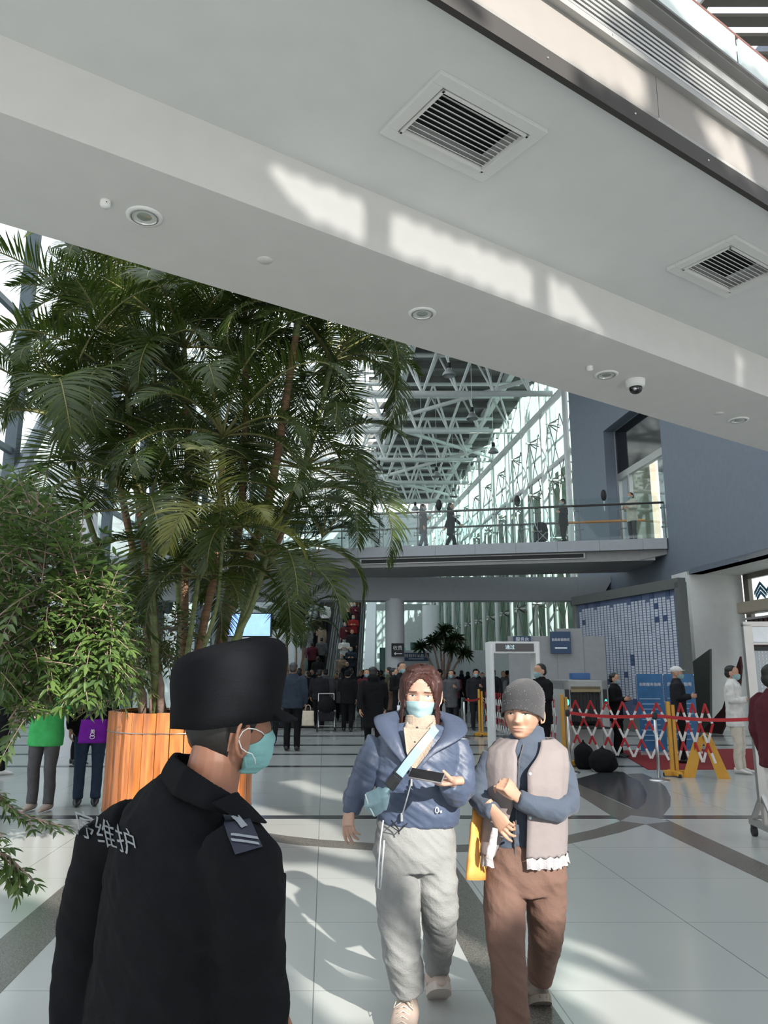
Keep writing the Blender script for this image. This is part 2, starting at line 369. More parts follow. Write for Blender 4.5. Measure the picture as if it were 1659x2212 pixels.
hole_floor([(70, 1735), (122, 1748), (185, 1812), (165, 1822), (60, 1785), (0, 1775), (0, 1690), (40, 1700)])
hole_floor([(70, 2050), (140, 2060), (140, 2160), (110, 2140)])
hole_floor([(560, 1662), (600, 1668), (760, 1718), (770, 1735), (700, 1722), (580, 1682)])
hole_floor([(690, 1655), (730, 1658), (800, 1680), (800, 1690)])
hole_floor([(530, 1735), (600, 1750), (720, 1780), (820, 1862), (720, 1850), (560, 1800)])
hole_floor([(640, 2090), (760, 2140), (900, 2212), (760, 2230), (640, 2150)])
hole_floor([(600, 2005), (660, 2020), (780, 2080), (800, 2110), (700, 2080), (610, 2040)])
HOLES.append([rear(Vector((x, y, 0))) for x, y in ((-6, -5.6), (14, -5.6), (14, 1.3), (-6, 1.3))])
# planter, green jacket, palm highlights
hole_Y([(262, 1515), (560, 1500), (560, 1800), (250, 1800)], 8.1)
hole_Y([(60, 1500), (165, 1500), (150, 1745), (60, 1745)], 9.2)
hole_Y([(172, 1560), (200, 1555), (205, 1600), (180, 1600)], 9.2)
hole_Y([(380, 1160), (560, 1130), (560, 1300), (430, 1360), (350, 1300)], 8.2)
hole_Y([(390, 1160), (560, 1150), (540, 1420), (400, 1420)], 7.2)
hole_Y([(205, 1200), (260, 1180), (250, 1300), (215, 1330)], 9.2)
hole_Y([(350, 1310), (470, 1290), (520, 1350), (430, 1400), (380, 1380)], 8.6)
hole_Y([(200, 560), (330, 520), (380, 600), (300, 700), (235, 830), (200, 820), (190, 700)], 9.2)
hole_Y([(380, 700), (480, 640), (500, 860), (400, 900)], 9.2)
hole_Y([(30, 880), (110, 860), (150, 980), (60, 1010)], 8.4)
hole_Y([(600, 1180), (720, 1190), (700, 1240), (600, 1220)], 8.4)
hole_Y([(60, 1240), (130, 1230), (120, 1290), (70, 1290)], 5.8)
hole_Y([(540, 660), (650, 640), (800, 690), (780, 790), (600, 760)], 9.2)
hole_Y([(420, 500), (520, 560), (480, 640), (360, 620)], 9.0)
hole_Y([(660, 860), (720, 850), (700, 960), (660, 960)], 9.2)
hole_Y([(120, 1420), (265, 1360), (290, 1520), (250, 1540), (180, 1520)], 6.2)
hole_Y([(270, 1330), (380, 1330), (400, 1430), (280, 1440)], 7.6)
hole_V([(1050, -60), (1200, -60), (1330, 95), (1385, 150), (1412, 250), (1300, 190), (1050, 40)], VN)
hole_V([(1500, 240), (1600, 300), (1640, 420), (1560, 360)], VN)
hole_V([(1195, -60), (1330, -60), (1360, 60), (1250, 40)], VN)
hole_V([(1440, 130), (1520, 150), (1659, 250), (1659, 330), (1560, 250)], VN)
hole_V([(1390, -60), (1700, -60), (1700, 200), (1500, 60)], VN)
def inside(x, y, P):
    r = False; n = len(P)
    for i in range(n):
        x1, y1 = P[i]; x2, y2 = P[(i + 1) % n]
        if (y1 > y) != (y2 > y) and x < (x2 - x1) * (y - y1) / (y2 - y1) + x1: r = not r
    return r
k = MB(); CS = .07; x = -8.0
bb = [(min(p[0] for p in h), max(p[0] for p in h), min(p[1] for p in h), max(p[1] for p in h)) for h in HOLES]
while x < 27:
    xc = x + CS / 2; z0 = 0.0; z = 0.0; run = []
    act = [h for h, b_ in zip(HOLES, bb) if b_[0] <= xc <= b_[1]]
    top = 30.0
    if not act: k.box((xc, YR, top / 2), (CS * 1.002, .06, top))
    else:
        st = 0.0; z = 0.0; solid = True
        while z < top:
            ins = any(inside(xc, z + CS / 2, h) for h in act)
            if ins and solid:
                if z > st: k.box((xc, YR, (st + z) / 2), (CS * 1.002, .06, z - st))
                solid = False
            elif not ins and not solid: st = z; solid = True
            z += CS
        if solid: k.box((xc, YR, (st + top) / 2), (CS * 1.002, .06, top - st))
    x += CS
struct(k, 'wall_sun_blocker', mat('sun_blocker_panel', (.6, .62, .63), .6))
# ================================================================== ATRIUM
# right wall line W(s): origin, direction along the wall (away from camera), outward normal
WO = Vector((8.67, 23.1, 0)); WE = Vector((-.11, .994, 0)).normalized(); WN = Vector((.994, .11, 0)).normalized()
def WP(s, z, o=0.0): return WO + WE * s + WN * o + Vector((0, 0, z))
def wbox(mb, s0, s1, z0, z1, o0, o1):
    mb.hexa([WP(s0, z0, o0), WP(s1, z0, o0), WP(s1, z0, o1), WP(s0, z0, o1), WP(s0, z1, o0), WP(s1, z1, o0), WP(s1, z1, o1), WP(s0, z1, o1)]); return mb
def onW(px, py, o=0.0):
    r = ray(px, py); k_ = (WO + WN * o - CAM).dot(WN) / r.dot(WN); p = CAM + r * k_; return (p - WO).dot(WE), p.z
S_END = 7.8
k = MB()
wbox(k, -1.05, S_END, 4.45, 5.6, 0, .4); wbox(k, 0.0, S_END, 0, 4.45, 0, .4)         # below the bridge level
wbox(k, -12, -1.05, 4.35, 17, 0, .4); wbox(k, -1.05, 0, 5.6, 17, 0, .4); wbox(k, 4.4, S_END, 5.6, 17, 0, .4); wbox(k, 0, 4.4, 10.4, 17, 0, .4)
wbox(k, -12, -7.5, 0, 4.35, 0, .4)
struct(k, 'wall_right', M['bluewall'])
# deep reveal of the upper opening
k = MB(); wbox(k, 4.4, 4.7, 5.6, 10.4, .4, .8); wbox(k, 0, 4.4, 10.4, 10.6, .4, .8); wbox(k, -.3, 0, 5.6, 10.4, .4, .8); wbox(k, -4, 4.7, 5.4, 5.6, .41, 5)
struct(k, 'wall_upper_reveal', M['fascia'])
t = thing('upper_glass_door', 'glazed opening with dark upper panel on the upper level at the end of the bridge', 'glass door', WP(0, 5.6))
o_ = t.location.copy()
def rel(mb): mb.v = [tuple(Vector(v) - o_) for v in mb.v]; return mb
k = MB(); wbox(k, .7, 4.4, 8.7, 10.4, .45, .5); rel(k).build('dark_panel', M['blackgloss'], t)
k = MB(); wbox(k, 0, 4.4, 8.5, 8.74, .42, .6); wbox(k, 0, .1, 5.6, 10.4, .42, .55); wbox(k, 4.3, 4.4, 5.6, 8.5, .42, .55); wbox(k, 3.4, 3.5, 5.6, 8.5, .42, .55); wbox(k, 0, .7, 10.2, 10.4, .42, .55); rel(k).build('frame', M['alu'], t)
k = MB(); wbox(k, .1, 4.3, 5.6, 8.5, .48, .50); rel(k).build('pane', M['glass'], t)
k = MB()
for s in (3.2,): k.tube([WP(s, 5.6, 1.9) - o_, WP(s, 11, 1.9) - o_], .42, 20)
k.build('column', M['fascia'], t, smooth=True)
# autumn tree outside
k = MB(); rnd = random.Random(3)
for i in range(1100):
    c = WP(-5.5 + rnd.gauss(0, 1.6), 6.5 + rnd.gauss(0, 2.4), 9 + rnd.gauss(0, 1)); r = .11
    a = Vector([rnd.gauss(0, 1) for _ in range(3)]).normalized() * r; b_ = a.cross(Vector([rnd.gauss(0, 1) for _ in range(3)])).normalized() * r * .7
    k.add([c - a, c + b_, c + a, c - b_], [(0, 1, 2, 3)])
for i in range(12): k.tube([WP(-5.5, 0, 9), WP(-5.5 + rnd.gauss(0, 1.4), 8 + rnd.gauss(0, 1.5), 9)], [.12, .03], 6)
tag(k.build('autumn_tree', mat('autumn_leaves', (.42, .26, .13), .6, var=.5, vscale=3)), 'orange leaved tree outdoors seen through the glass at the bridge end', 'tree')
# bright plaza building outside, right
k = MB(); wbox(k, -14, 6, 0, 9, 17, 22)
for i in range(16): wbox(k, 8.3 + i * 2.4, 10.64 + i * 2.4, 0, 12.6 + .5 * math.sin(i * 2.1), 3.6, 3.9)
struct(k, 'wall_outside', mat('beige_stone_cladding', (.36, .285, .215), .7, var=.15, vscale=.5))
k = MB(); k.box((30, 24, -.2), (60, 90, .1)); struct(k, 'floor_outside', mat('outside_paving', (.45, .45, .44), .8))
# ---- entrance recess below
k = MB(); wbox(k, -1.05, -.95, 0, 4.45, .0, 1.6); wbox(k, -7.5, -.95, 4.35, 4.5, .0, 1.7); wbox(k, -.95, 0, 0, 4.45, 0, .4)
struct(k, 'wall_entry_reveal', M['white'])
t = thing('entrance_glazing', 'metal framed glass entrance with a blue chevron emblem and brown header, right edge', 'entrance', WP(0, 0)); o_ = t.location.copy()
k = MB(); O = 1.6
wbox(k, -1.35, -1.1, 0, 4.4, O, O + .12); wbox(k, -7.5, -1.1, 4.2, 4.42, O, O + .12)
for s in (-2.6, -4.6, -6.6): wbox(k, s, s + .16, 0, 4.3, O, O + .12)
wbox(k, -7.5, -1.1, 0, .1, O, O + .12)
rel(k).build('frame', mat('brown_metal_frame', (.22, .20, .17), .4, .5), t)
k = MB(); wbox(k, -7.5, -1.55, 3.18, 3.5, O - .55, O - .05); rel(k).build('header', mat('tan_header', (.42, .36, .28), .5), t, bevel=.05)
k = MB(); wbox(k, -7.5, -1.3, .1, 4.2, O + .05, O + .06); rel(k).build('pane', M['glass'], t)
k = MB(); wbox(k, -7.5, -1.4, 3.02, 3.08, O - .3, O - .1); rel(k).build('rail', M['steel'], t)
k = MB(); n = 44
for i in range(n):
    s = -1.55 - i * .11; k.tube([WP(s, 3.05, O - .2 + .03 * (i % 2)) - o_, WP(s, 1.9 if i < 10 else 1.5, O - .2 + .03 * ((i + 1) % 2)) - o_], (.06, .015), 6)
k.build('strip_curtain', mat('dark_brown_curtain', (.05, .018, .012), .35, var=.3), t)
k = MB(); s0, z0 = onW(1646, 1272, O - .05)
def chev(s, z, w_, h_, th):
    k.prism([WP(s - w_, z - h_, O - .03) - o_, WP(s, z, O - .03) - o_, WP(s + w_, z - h_, O - .03) - o_, WP(s + w_, z - h_ - th, O - .03) - o_, WP(s, z - th, O - .03) - o_, WP(s - w_, z - h_ - th, O - .03) - o_], WN * .02)
for i in range(3): chev(s0 + .12, z0 + .22 - i * .13, .30 - .05 * i, .26 - .05 * i, .085)
for i in range(3): chev(s0 - .45, z0 + .22 - i * .13, .30 - .05 * i, .26 - .05 * i, .085)
k.build('emblem', mat('emblem_blue', (.02, .16, .27), .4), t)
# dark sloping panels leaning in the entrance
P = [onW(x, y, -.10) for x, y in ((1517, 1582), (1560, 1530), (1598, 1418), (1601, 1440), (1596, 1500), (1560, 1620))]
k = MB(); k.prism([WP(s, max(z, 0), -.10) for s, z in P], WN * .05)
tag(k.build('sloping_panel', mat('dark_red_board', (.055, .012, .012), .5)), 'dark red sloping board leaning in the entrance bay', 'panel')
P = [onW(x, y, -.08) for x, y in ((1495, 1430), (1533, 1402), (1535, 1590), (1495, 1590))]
k = MB(); k.prism([WP(s, max(z, 0), -.08) for s, z in P], WN * .06)
tag(k.build('grey_side_panel', mat('grey_green_panel', (.10, .115, .105), .5)), 'dark grey angled cover panel on the white pillar between directory board and entrance', 'panel')
# ---- long curtain wall beyond the blue wall
S1 = 46.0
M['rod'] = mat('tie_rod_metal', (.14, .12, .11), .4, .6)
t = thing('curtain_wall', 'tall glass curtain wall with white pipe trusses and crossed tie rods at far right', 'curtain wall', WP(S_END, 0)); o_ = t.location.copy()
def wt(mb, a, b_, r, n=8): mb.tube([a - o_, b_ - o_], r, n); return mb
k = MB(); ss = [S_END + .5 + i * 3.1 for i in range(13)]
for s in ss:
    wt(k, WP(s, 0, 0), WP(s, 15.2, 0), .13, 10)
    wt(k, WP(s, 13.7, 0), WP(s - .4, 17, .9), .07)
for s in ss[:4]: wt(k, WP(s + .55, 0, .5), WP(s + .55, 15, .5), .11, 10)
k.build('pipe_column', M['pipe'], t, smooth=True)
k = MB(); wt(k, WP(S_END, 13.6, 0), WP(S1, 13.6, 0), .16, 10)
wt(k, WP(S_END, 10.9, .35), WP(S1, 10.9, .35), .12, 10); k.build('main_pipe', M['pipe'], t, smooth=True)
k = MB()
for z in (2.2, 4.9, 7.6, 10.3, 12.2): wt(k, WP(S_END, z, .7), WP(S1, z, .7), .055, 6)
for s in ss:
    for z in (2.2, 4.9, 7.6, 10.3, 13.0): wt(k, WP(s, z, 0), WP(s, z, .9), .045, 6)
k.build('transom', M['pipe'], t)
k = MB()
for i in range(len(ss) - 1):
    a, b_ = ss[i], ss[i + 1]; mid = (a + b_) / 2
    for z in (-.5, 2.2, 4.9, 7.6, 10.3):
        for (p, q) in ((a, mid), (mid, b_)):
            wt(k, WP(p, z, .3), WP(q, z + 2.7, .3), .022, 5); wt(k, WP(q, z, .3), WP(p, z + 2.7, .3), .022, 5)
k.build('tie_rods', M['rod'], t)
k = MB()
for s in ss:
    for z in (2.2, 4.9, 7.6, 10.3, 13.0):
        for dy in (-1, 1):
            for dz in (-1, 1): wt(k, WP(s, z, .3), WP(s + .22 * dy, z + .22 * dz, .75), .03, 5)
k.build('spider_fitting', M['rod'], t)
k = MB(); wbox(k, S_END, S1, 0, 17, 1.0, 1.02); rel(k).build('glazing', M['greenglass'], t)
k = MB()
for i in range(27): s = S_END + i * 1.45; wbox(k, s, s + .05, 0, 17, .95, 1.05)
rel(k).build('mullion', M['alu'], t)
# ---- roof deck, trusses, skylights
RZ = 16.6
k = MB(); k.prism([(2.2, 18, RZ), (9.5, 18, RZ), (5.5, 68, RZ), (-2, 68, RZ)], (0, 0, .3))
for i in range(26):
    y = 18.6 + i * 1.9; k.box((4.5 - (y - 18) * .05, y, RZ - .18), (8.6, .22, .34))
struct(k, 'ceiling_atrium', mat('dark_roof_deck', (.20, .195, .19), .6, var=.25, vscale=1.2))
k = MB()
for i in range(22):
    y = 18 + i * 2.4; k.box((-4.0, y, RZ + .2), (13.5, .10 if i % 2 else .28, .3))
for i in range(9):
    x = -10.5 + i * 1.6; k.box((x - .1, 43, RZ + .28), (.08, 50, .2))
struct(k, 'trim_30', M['pipe'])
k = MB(); k.prism([(-10.5, 18, RZ + .45), (2.2, 18, RZ + .45), (-2, 68, RZ + .45), (-12, 68, RZ + .45)], (0, 0, .03)); struct(k, 'window_1', M['glass'])
def truss(i, y):
    t = thing('roof_truss', 'white tubular roof truss spanning the atrium, %s' % ('nearest the camera' if i == 0 else ['', 'second nearest', 'third nearest', 'fourth nearest', 'fifth nearest', 'sixth nearest', 'seventh nearest', 'farthest'][i]), 'roof truss', (0, y, 13.7), 0, 'white roof trusses of the atrium')
    xr = 8.67 - .11 * (y - 23.1) - .2; xl = -9.5; k = MB()
    k.tube([(xl, 0, 0), (xr, 0, 0)], .14, 8); k.build('bottom_chord', M['pipe'], t, smooth=True)
    k = MB(); k.tube([(xl, -.9, 2.2), (xr, -.9, 2.2)], .10, 8); k.tube([(xl, .9, 2.2), (xr, .9, 2.2)], .10, 8); k.build('top_chord', M['pipe'], t, smooth=True)
    k = MB(); x = xl; j = 0
    while x + 1.6 < xr:
        for s_ in (-.9, .9): k.tube([(x, 0, 0), (x + .8, s_, 2.2)], .055, 6); k.tube([(x + 1.6, 0, 0), (x + .8, s_, 2.2)], .055, 6)
        x += 1.6
    k.build('web_members', M['pipe'], t)
for i in range(8): truss(i, 21.5 + i * 5.4)
for n, (xa, ya, xb, yb) in enumerate([(-8, 21.5, 8.2, 32), (8, 21.5, -8, 36), (-8, 32, 7, 46), (7.6, 32, -8, 46), (-8, 43, 6, 57), (6.6, 43, -6, 57), (-3, 21.5, 7.6, 28)]):
    k = MB(); k.tube([(xa, ya, 14.6), (xb, yb, 14.6)], .11, 8)
    tag(k.build('diagonal_roof_pipe', M['pipe'], smooth=True), 'white diagonal bracing pipe in the atrium roof, %s' % ['nearest running right', 'nearest running left', 'middle running right', 'middle running left', 'farthest running right', 'farthest running left', 'short one near the blue wall'][n], 'roof brace', 'diagonal bracing pipes under the atrium roof')
k = MB()
for x0, x1, r in ((2.4, -1.4, .22), (7.6, 4.1, .15)): k.box(((x0 + x1) / 2, 43, RZ - .35), (.3, 50, .5), Matrix.Rotation(math.atan2(x0 - x1, 50), 3, 'Z'))
struct(k, 'trim_31', M['pipe'])
# pendant lamps
def pendant(px, py, Y, s=1.0, first=None, lb=None):
    p = atY(px, py, Y)
    if first: 
        o = dup(first, p, label=lb)
        for c in o.children:
            if c.name.startswith('cord'): c.scale = (1, 1, (16.58 - p.z) / first['len'])
        return o
    t = thing('pendant_lamp', 'bell shaped pendant lamp against the bright skylight left of the dark roof deck', 'pendant lamp', p, 0, 'bell shaped pendant lamps')
    k = MB(); k.lathe([(.25, 0), (.255, .02), (.23, .09), (.15, .2), (.09, .25), (.075, .30)], n=20); k.lathe([(.235, .005), (.21, .09), (.13, .19), (.01, .22)], n=20); k.build('lamp_shade', mat('lamp_shade_grey', (.30, .31, .31), .4, .3), t, smooth=True)
    k = MB(); k.lathe([(.02, .30), (.085, .31), (.085, .5), (.03, .53), (.005, .54)], n=14); k.build('lamp_holder', M['black'], t, smooth=True)
    k = MB(); k.tube([(0, 0, 0), (0, 0, 16.58 - p.z)], .012, 5); c = k.build('cord', M['pipe'], t); c.location = (0, 0, .5)
    t['len'] = 16.58 - p.z
    return t
PF = pendant(855, 922, 30)
for i, (px, py, Y) in enumerate([(697, 928, 33), (910, 985, 37), (970, 812, 27), (1066, 978, 36), (943, 1030, 39), (980, 1073, 44), (897, 1102, 48), (818, 1015, 40), (1020, 905, 31)]):
    pendant(px, py, Y, first=PF, lb='bell shaped pendant lamp ' + ['leftmost, just right of the slanting palm trunk', 'under the dark deck, left of centre above the walkers', 'nearest, just under the soffit beside the palm tips', 'rightmost, in front of the glass curtain wall pipes', 'above the left walker on the bridge', 'just above the second walker on the bridge', 'lowest and farthest, just above the bridge rail', 'behind the palm fronds at bridge left', 'high in front of the dark deck right of centre'][i])
# ---- far end wall
k = MB(); k.box((-3, 70, 8), (30, .4, 17)); struct(k, 'wall_far', mat('far_wall_paint', (.50, .52, .53), .7))
# ---- left glass wall
LX = -9.0
k = MB()
for i in range(16): k.box((LX, 8 + i * 3.3, 8.3), (.28, .24, 16.6))
k.build
struct(k, 'trim_32', mat('dark_steel_post', (.10, .12, .14), .4, .6))
k = MB()
for z in (3.4, 6.8, 10.2, 13.6): k.box((LX, 35, z), (.14, 60, .14))
for i in range(7):
    a = Vector((LX + .25, 9 + i * 7.4, 15.5 if i % 2 == 0 else 4)); b_ = Vector((LX + .25, 16.4 + i * 7.4, 4 if i % 2 == 0 else 15.5)); k.tube([a, b_], .17, 8)
struct(k, 'trim_33', mat('grey_steel_member', (.20, .23, .25), .4, .5))
k = MB(); k.box((LX - .05, 37, 8.3), (.02, 62, 16.6)); struct(k, 'window_2', M['glass'])
k = MB()
for i in range(5): k.box((LX - 9 - i, 14 + i * 13, 4 + i), (6, 11, 8 + 2 * i))
struct(k, 'wall_outside_left', mat('outside_pale_building', (.50, .52, .54), .7, var=.1, vscale=.4))
def round_column(x, y, r, z1, label, z0=0.0):
    k = MB(); k.lathe([(r, 0), (r, z1 - z0)], n=36); o = k.build('round_column', M['white2'], smooth=True); o.location = (x, y, z0)
    return tag(o, label, 'column', 'round columns of the atrium')
round_column(-6.35, 15.6, .40, 16.5, 'pale round column beside the dark glass wall at the far left, behind the palm')
round_column(.39, 28.0, .345, 4.2, 'thick round column under the bridge, left of the dark arrow sign')
round_column(-7.0, 34, .5, 16.5, 'grey round column far back behind the palm trunks at left')
round_column(2.4, 40, .42, 5.0, 'slim pale round column deep under the bridge, behind the small tree')
# ================================================================== FAR BRIDGE
BA = Vector((1.14, 24.6, 0)); BB = Vector((8.62, 23.1, 0)); BE = (BB - BA).normalized(); BN = Vector((-BE.y, BE.x, 0))
def BP(s, o, z): return BA + BE * s + BN * o + Vector((0, 0, z))
BL = (BB - BA).length
def bbox(mb, s0, s1, o0, o1, z0, z1):
    mb.hexa([BP(s0, o0, z0), BP(s1, o0, z0), BP(s1, o1, z0), BP(s0, o1, z0), BP(s0, o0, z1), BP(s1, o0, z1), BP(s1, o1, z1), BP(s0, o1, z1)]); return mb
SL = -11.0
k = MB(); s = SL
while s < BL:
    e_ = min(s + 1.28, BL); bbox(k, s + .004, e_ - .004, 0, .15, 5.27, 5.6); s += 1.28
bbox(k, SL, BL, .02, 3.0, 5.3, 5.58)
struct(k, 'wall_bridge_edge', M['fascia'])
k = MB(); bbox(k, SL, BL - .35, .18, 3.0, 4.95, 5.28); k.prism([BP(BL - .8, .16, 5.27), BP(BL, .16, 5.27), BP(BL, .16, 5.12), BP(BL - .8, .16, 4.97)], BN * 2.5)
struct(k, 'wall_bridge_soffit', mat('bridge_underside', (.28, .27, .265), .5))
k = MB(); k.box((-2.3, 28.1, 4.55), (20.2, .8, .84)); k.box((-2.3, 31, 4.94), (20.2, 6, .1)); struct(k, 'wall_bridge_beam', M['fascia'])
k = MB(); k.prism([(7.0, 27.6, 4.13), (7.75, 27.6, 4.13), (8.3, 27.6, 5.0), (7.0, 27.6, 5.0)], (0, .9, 0)); struct(k, 'wall_bridge_haunch', M['fascia'])
t = thing('bridge_slot_diffuser', 'dark linear slot vent under the far bridge edge', 'air vent', BP(0, .15, 5.15)); o_ = t.location.copy()
k = MB(); bbox(k, -2, 5.2, .14, .17, 5.06, 5.24); rel(k).build('frame', M['alu'], t)
k = MB(); bbox(k, -1.95, 5.15, .13, .15, 5.09, 5.21); rel(k).build('slot', M['black'], t)
# railing: glass panels, posts, handrail (front and back)
M['rail'] = mat('bronze_handrail', (.12, .10, .09), .35, .4); M['post'] = mat('rail_post', (.16, .18, .18), .35, .6); M['rail_sunlit'] = mat('sunlit_orange_rail', (.50, .22, .07), .4)
M['railglass'] = glass_mat('railing_glass', (.93, .975, .965), .03)
def railing(name, label, off, s0, s1, hm):
    t = thing(name, label, 'railing', BP(s0, off, 5.6)); ang = math.atan2(BE.y, BE.x); t.rotation_euler = (0, 0, ang); L_ = s1 - s0
    k = MB(); k.tube([(0, 0, 1.12), (L_, 0, 1.12)], .038, 10); k.build('handrail', M[hm], t, smooth=True)
    n = int(L_ / 1.28)
    for i in range(n + 1):
        x = L_ - i * 1.28
        k = MB(); k.box((x, .03, .55), (.03, .05, 1.1)); k.box((x, -.02, .35), (.24, .03, .025)); k.box((x, -.02, .95), (.24, .03, .025))
        for dx in (-.11, .11):
            for z in (.35, .95): k.box((x + dx, -.03, z), (.03, .04, .06))
        k.build('post', M['post'], t)
        if i < n: k = MB(); k.box((x - .64, -.04, .68), (1.2, .012, 1.30)); k.build('glass_panel', M['railglass'], t)
    return t
railing('bridge_railing', 'glass panel railing with dark handrail along the near side of the far bridge', .06, -10.5, BL, 'rail')
railing('bridge_railing', 'glass panel railing along the far side of the bridge, seen through the near one', 2.85, -10.5, BL - 3.0, 'rail')
k = MB(); k.tube([BP(4.2, 2.9, 6.73), BP(BL - .2, 2.9, 6.73)], .045, 10); tag(k.build('sunlit_handrail', M['rail_sunlit'], smooth=True), 'handrail coloured as sunlit on the far side of the bridge by the woman in cream', 'handrail')  # lit stretch of the far rail, sun put into the orange colour
def sensor(px, py, o, lb):
    p = atY(px, py, 24.4 if o < 1 else 26.6)
    t = thing('rail_spotlight', lb, 'lamp', p, 0, 'small black spotlights above the bridge railing')
    k = MB(); k.ell((0, 0, 0), (.10, .10, .19), nu=14, nv=10); k.build('housing', M['black'], t, smooth=True)
    k = MB(); k.tube([(0, 0, -.15), (0, 0, -(p.z - 6.72))], .018, 6); k.build('stem', M['steel'], t)
sensor(1304, 1070, 0, 'black oval spotlight above the bridge rail, nearest the glass door')
sensor(1117, 1082, 0, 'black oval spotlight above the bridge rail, left of the stroller pusher')
sensor(948, 1091, 0, 'black oval spotlight above the bridge rail, between the two walkers')
# ================================================================== UNDER THE BRIDGE: escalators, counters
def escalator(x0, label):
    t = thing('escalator', label, 'escalator', (x0, 35.5, 0), 0, 'pair of escalators rising under the bridge')
    L_, Hh = 10.4, 6.0
    k = MB(); n = 30
    for i in range(n): k.box((0, L_ * (i + .5) / n, Hh * (i + .5) / n - .15), (.95, L_ / n, .42))
    k.build('steps', mat('escalator_step', (.03, .03, .032), .5, .3), t)
    for sx, nm in ((-.62, 'l'), (.62, 'r')):
        k = MB(); k.prism([(sx - .07, -.6, 0), (sx - .07, 0, .95), (sx - .07, L_, Hh + .95), (sx - .07, L_ + 1, Hh + .95), (sx - .07, L_ + 1, Hh - .6), (sx - .07, 1.1, 0)], (.14, 0, 0)); k.build('balustrade', M['white2'], t)
        k = MB(); k.tube([(sx, -.6, .95), (sx, 0, 1.02), (sx, L_, Hh + 1.02)], (.05, .06), 8); k.build('handrail', M['black'], t)
escalator(-3.28, 'left escalator under the bridge carrying riders')
escalator(-1.80, 'right escalator under the bridge packed with descending riders')
k = MB(); k.prism([(-.95, 35, 0), (-.95, 36, 1.3), (-.95, 46, 7.2), (-.95, 47, 0)], (.5, 0, 0)); struct(k, 'wall_escalator_side', M['white2'])
k = MB()
for x0, x1, z0, z1 in ((-9, -4.4, 0, 5.4), (.9, 6.5, 0, 1.9)): k.box(((x0 + x1) / 2, 44, (z0 + z1) / 2), (x1 - x0, .3, z1 - z0))
k.box((1.6, 52, 2.7), (8, .3, .35)); k.box((-4, 53, 6.2), (14, 5, .4))
struct(k, 'wall_back', M['white2'])
k = MB(); k.prism([(-8.6, 40, 2.2), (-6.2, 38.6, 1.9), (-4.6, 40, 1.6), (-4.6, 40.2, 4.9), (-8.6, 40.2, 5.3)], (0, .4, 0)); struct(k, 'wall_back_left', M['white2'])
k = MB(); k.box((.5, 44.5, 1.5), (1.5, .1, 3.0)); tag(k.build('green_glass_screen', mat('dark_green_glass', (.03, .12, .10), .15)), 'dark green glass screen left of the round column under the bridge', 'glass screen')
k = MB(); k.box((1.95, 44.5, 2.0), (.9, .1, 2.6)); tag(k.build('green_glass_screen', mat('dark_green_glass2', (.02, .07, .06), .15)), 'dark green glass screen right of the round column under the bridge', 'glass screen')
k = MB(); k.box((4.2, 36, 1.3), (6.6, .4, 2.6)); struct(k, 'wall_counter', M['white2'])
# glowing blue display behind the palm
t = thing('display_screen', 'glowing blue display screen behind the palm trunks', 'screen', atY(535, 1350, 20), 0)
k = MB(); k.box((0, 0, 0), (1.25, .08, .62)); k.build('housing', M['black'], t, bevel=.01)
k = MB(); k.box((0, -.045, 0), (1.18, .01, .56)); k.build('panel', mat('screen_glow', (.1, .2, .8), .3, var=.5, vscale=4, emit=(.25, .42, 1.0), estr=1.3), t)
k = MB(); k.box((0, .02, -1.5), (.1, .05, 2.58)); k.build('stand', M['steel'], t)
# ================================================================== PLANTS
def leaf_mat(name, c, tr=.35, rough=.4):
    m = bpy.data.materials.new(name); m.use_nodes = True; nt = m.node_tree; b = nt.nodes['Principled BSDF']; o = nt.nodes['Material Output']
    g = nt.nodes.new('ShaderNodeNewGeometry'); r = nt.nodes.new('ShaderNodeValToRGB'); nt.links.new(g.outputs['Random Per Island'], r.inputs[0])
    e = r.color_ramp.elements; e[0].color = (*[x * .6 for x in c], 1); e[1].color = (min(1, c[0] * 1.7), min(1, c[1] * 1.35), c[2] * 1.1, 1)
    nt.links.new(r.outputs[0], b.inputs['Base Color']); b.inputs['Roughness'].default_value = rough
    t = nt.nodes.new('ShaderNodeBsdfTranslucent'); mx = nt.nodes.new('ShaderNodeMixShader'); mx.inputs[0].default_value = tr
    nt.links.new(r.outputs[0], t.inputs[0]); nt.links.new(b.outputs[0], mx.inputs[1]); nt.links.new(t.outputs[0], mx.inputs[2]); nt.links.new(mx.outputs[0], o.inputs[0])
    return m
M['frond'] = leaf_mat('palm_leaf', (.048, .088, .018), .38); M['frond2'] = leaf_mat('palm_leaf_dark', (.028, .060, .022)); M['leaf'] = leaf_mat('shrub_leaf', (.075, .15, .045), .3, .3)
M['leaf2'] = leaf_mat('pale_shrub_leaf', (.10, .17, .06), .3, .35)
M['trunk'] = mat('palm_trunk', (.20, .115, .06), .7, var=.5, vscale=5, stretch=(1, 1, 8), bump=.4, bscale=30)
M['trunkg'] = mat('green_palm_stem', (.16, .19, .07), .5, var=.35, vscale=4, stretch=(1, 1, 6))
M['bark'] = mat('pale_bark', (.28, .20, .16), .75, var=.35, vscale=8, bump=.4)
M['stalk'] = mat('yellow_frond_stalk', (.15, .15, .045), .45, var=.2)
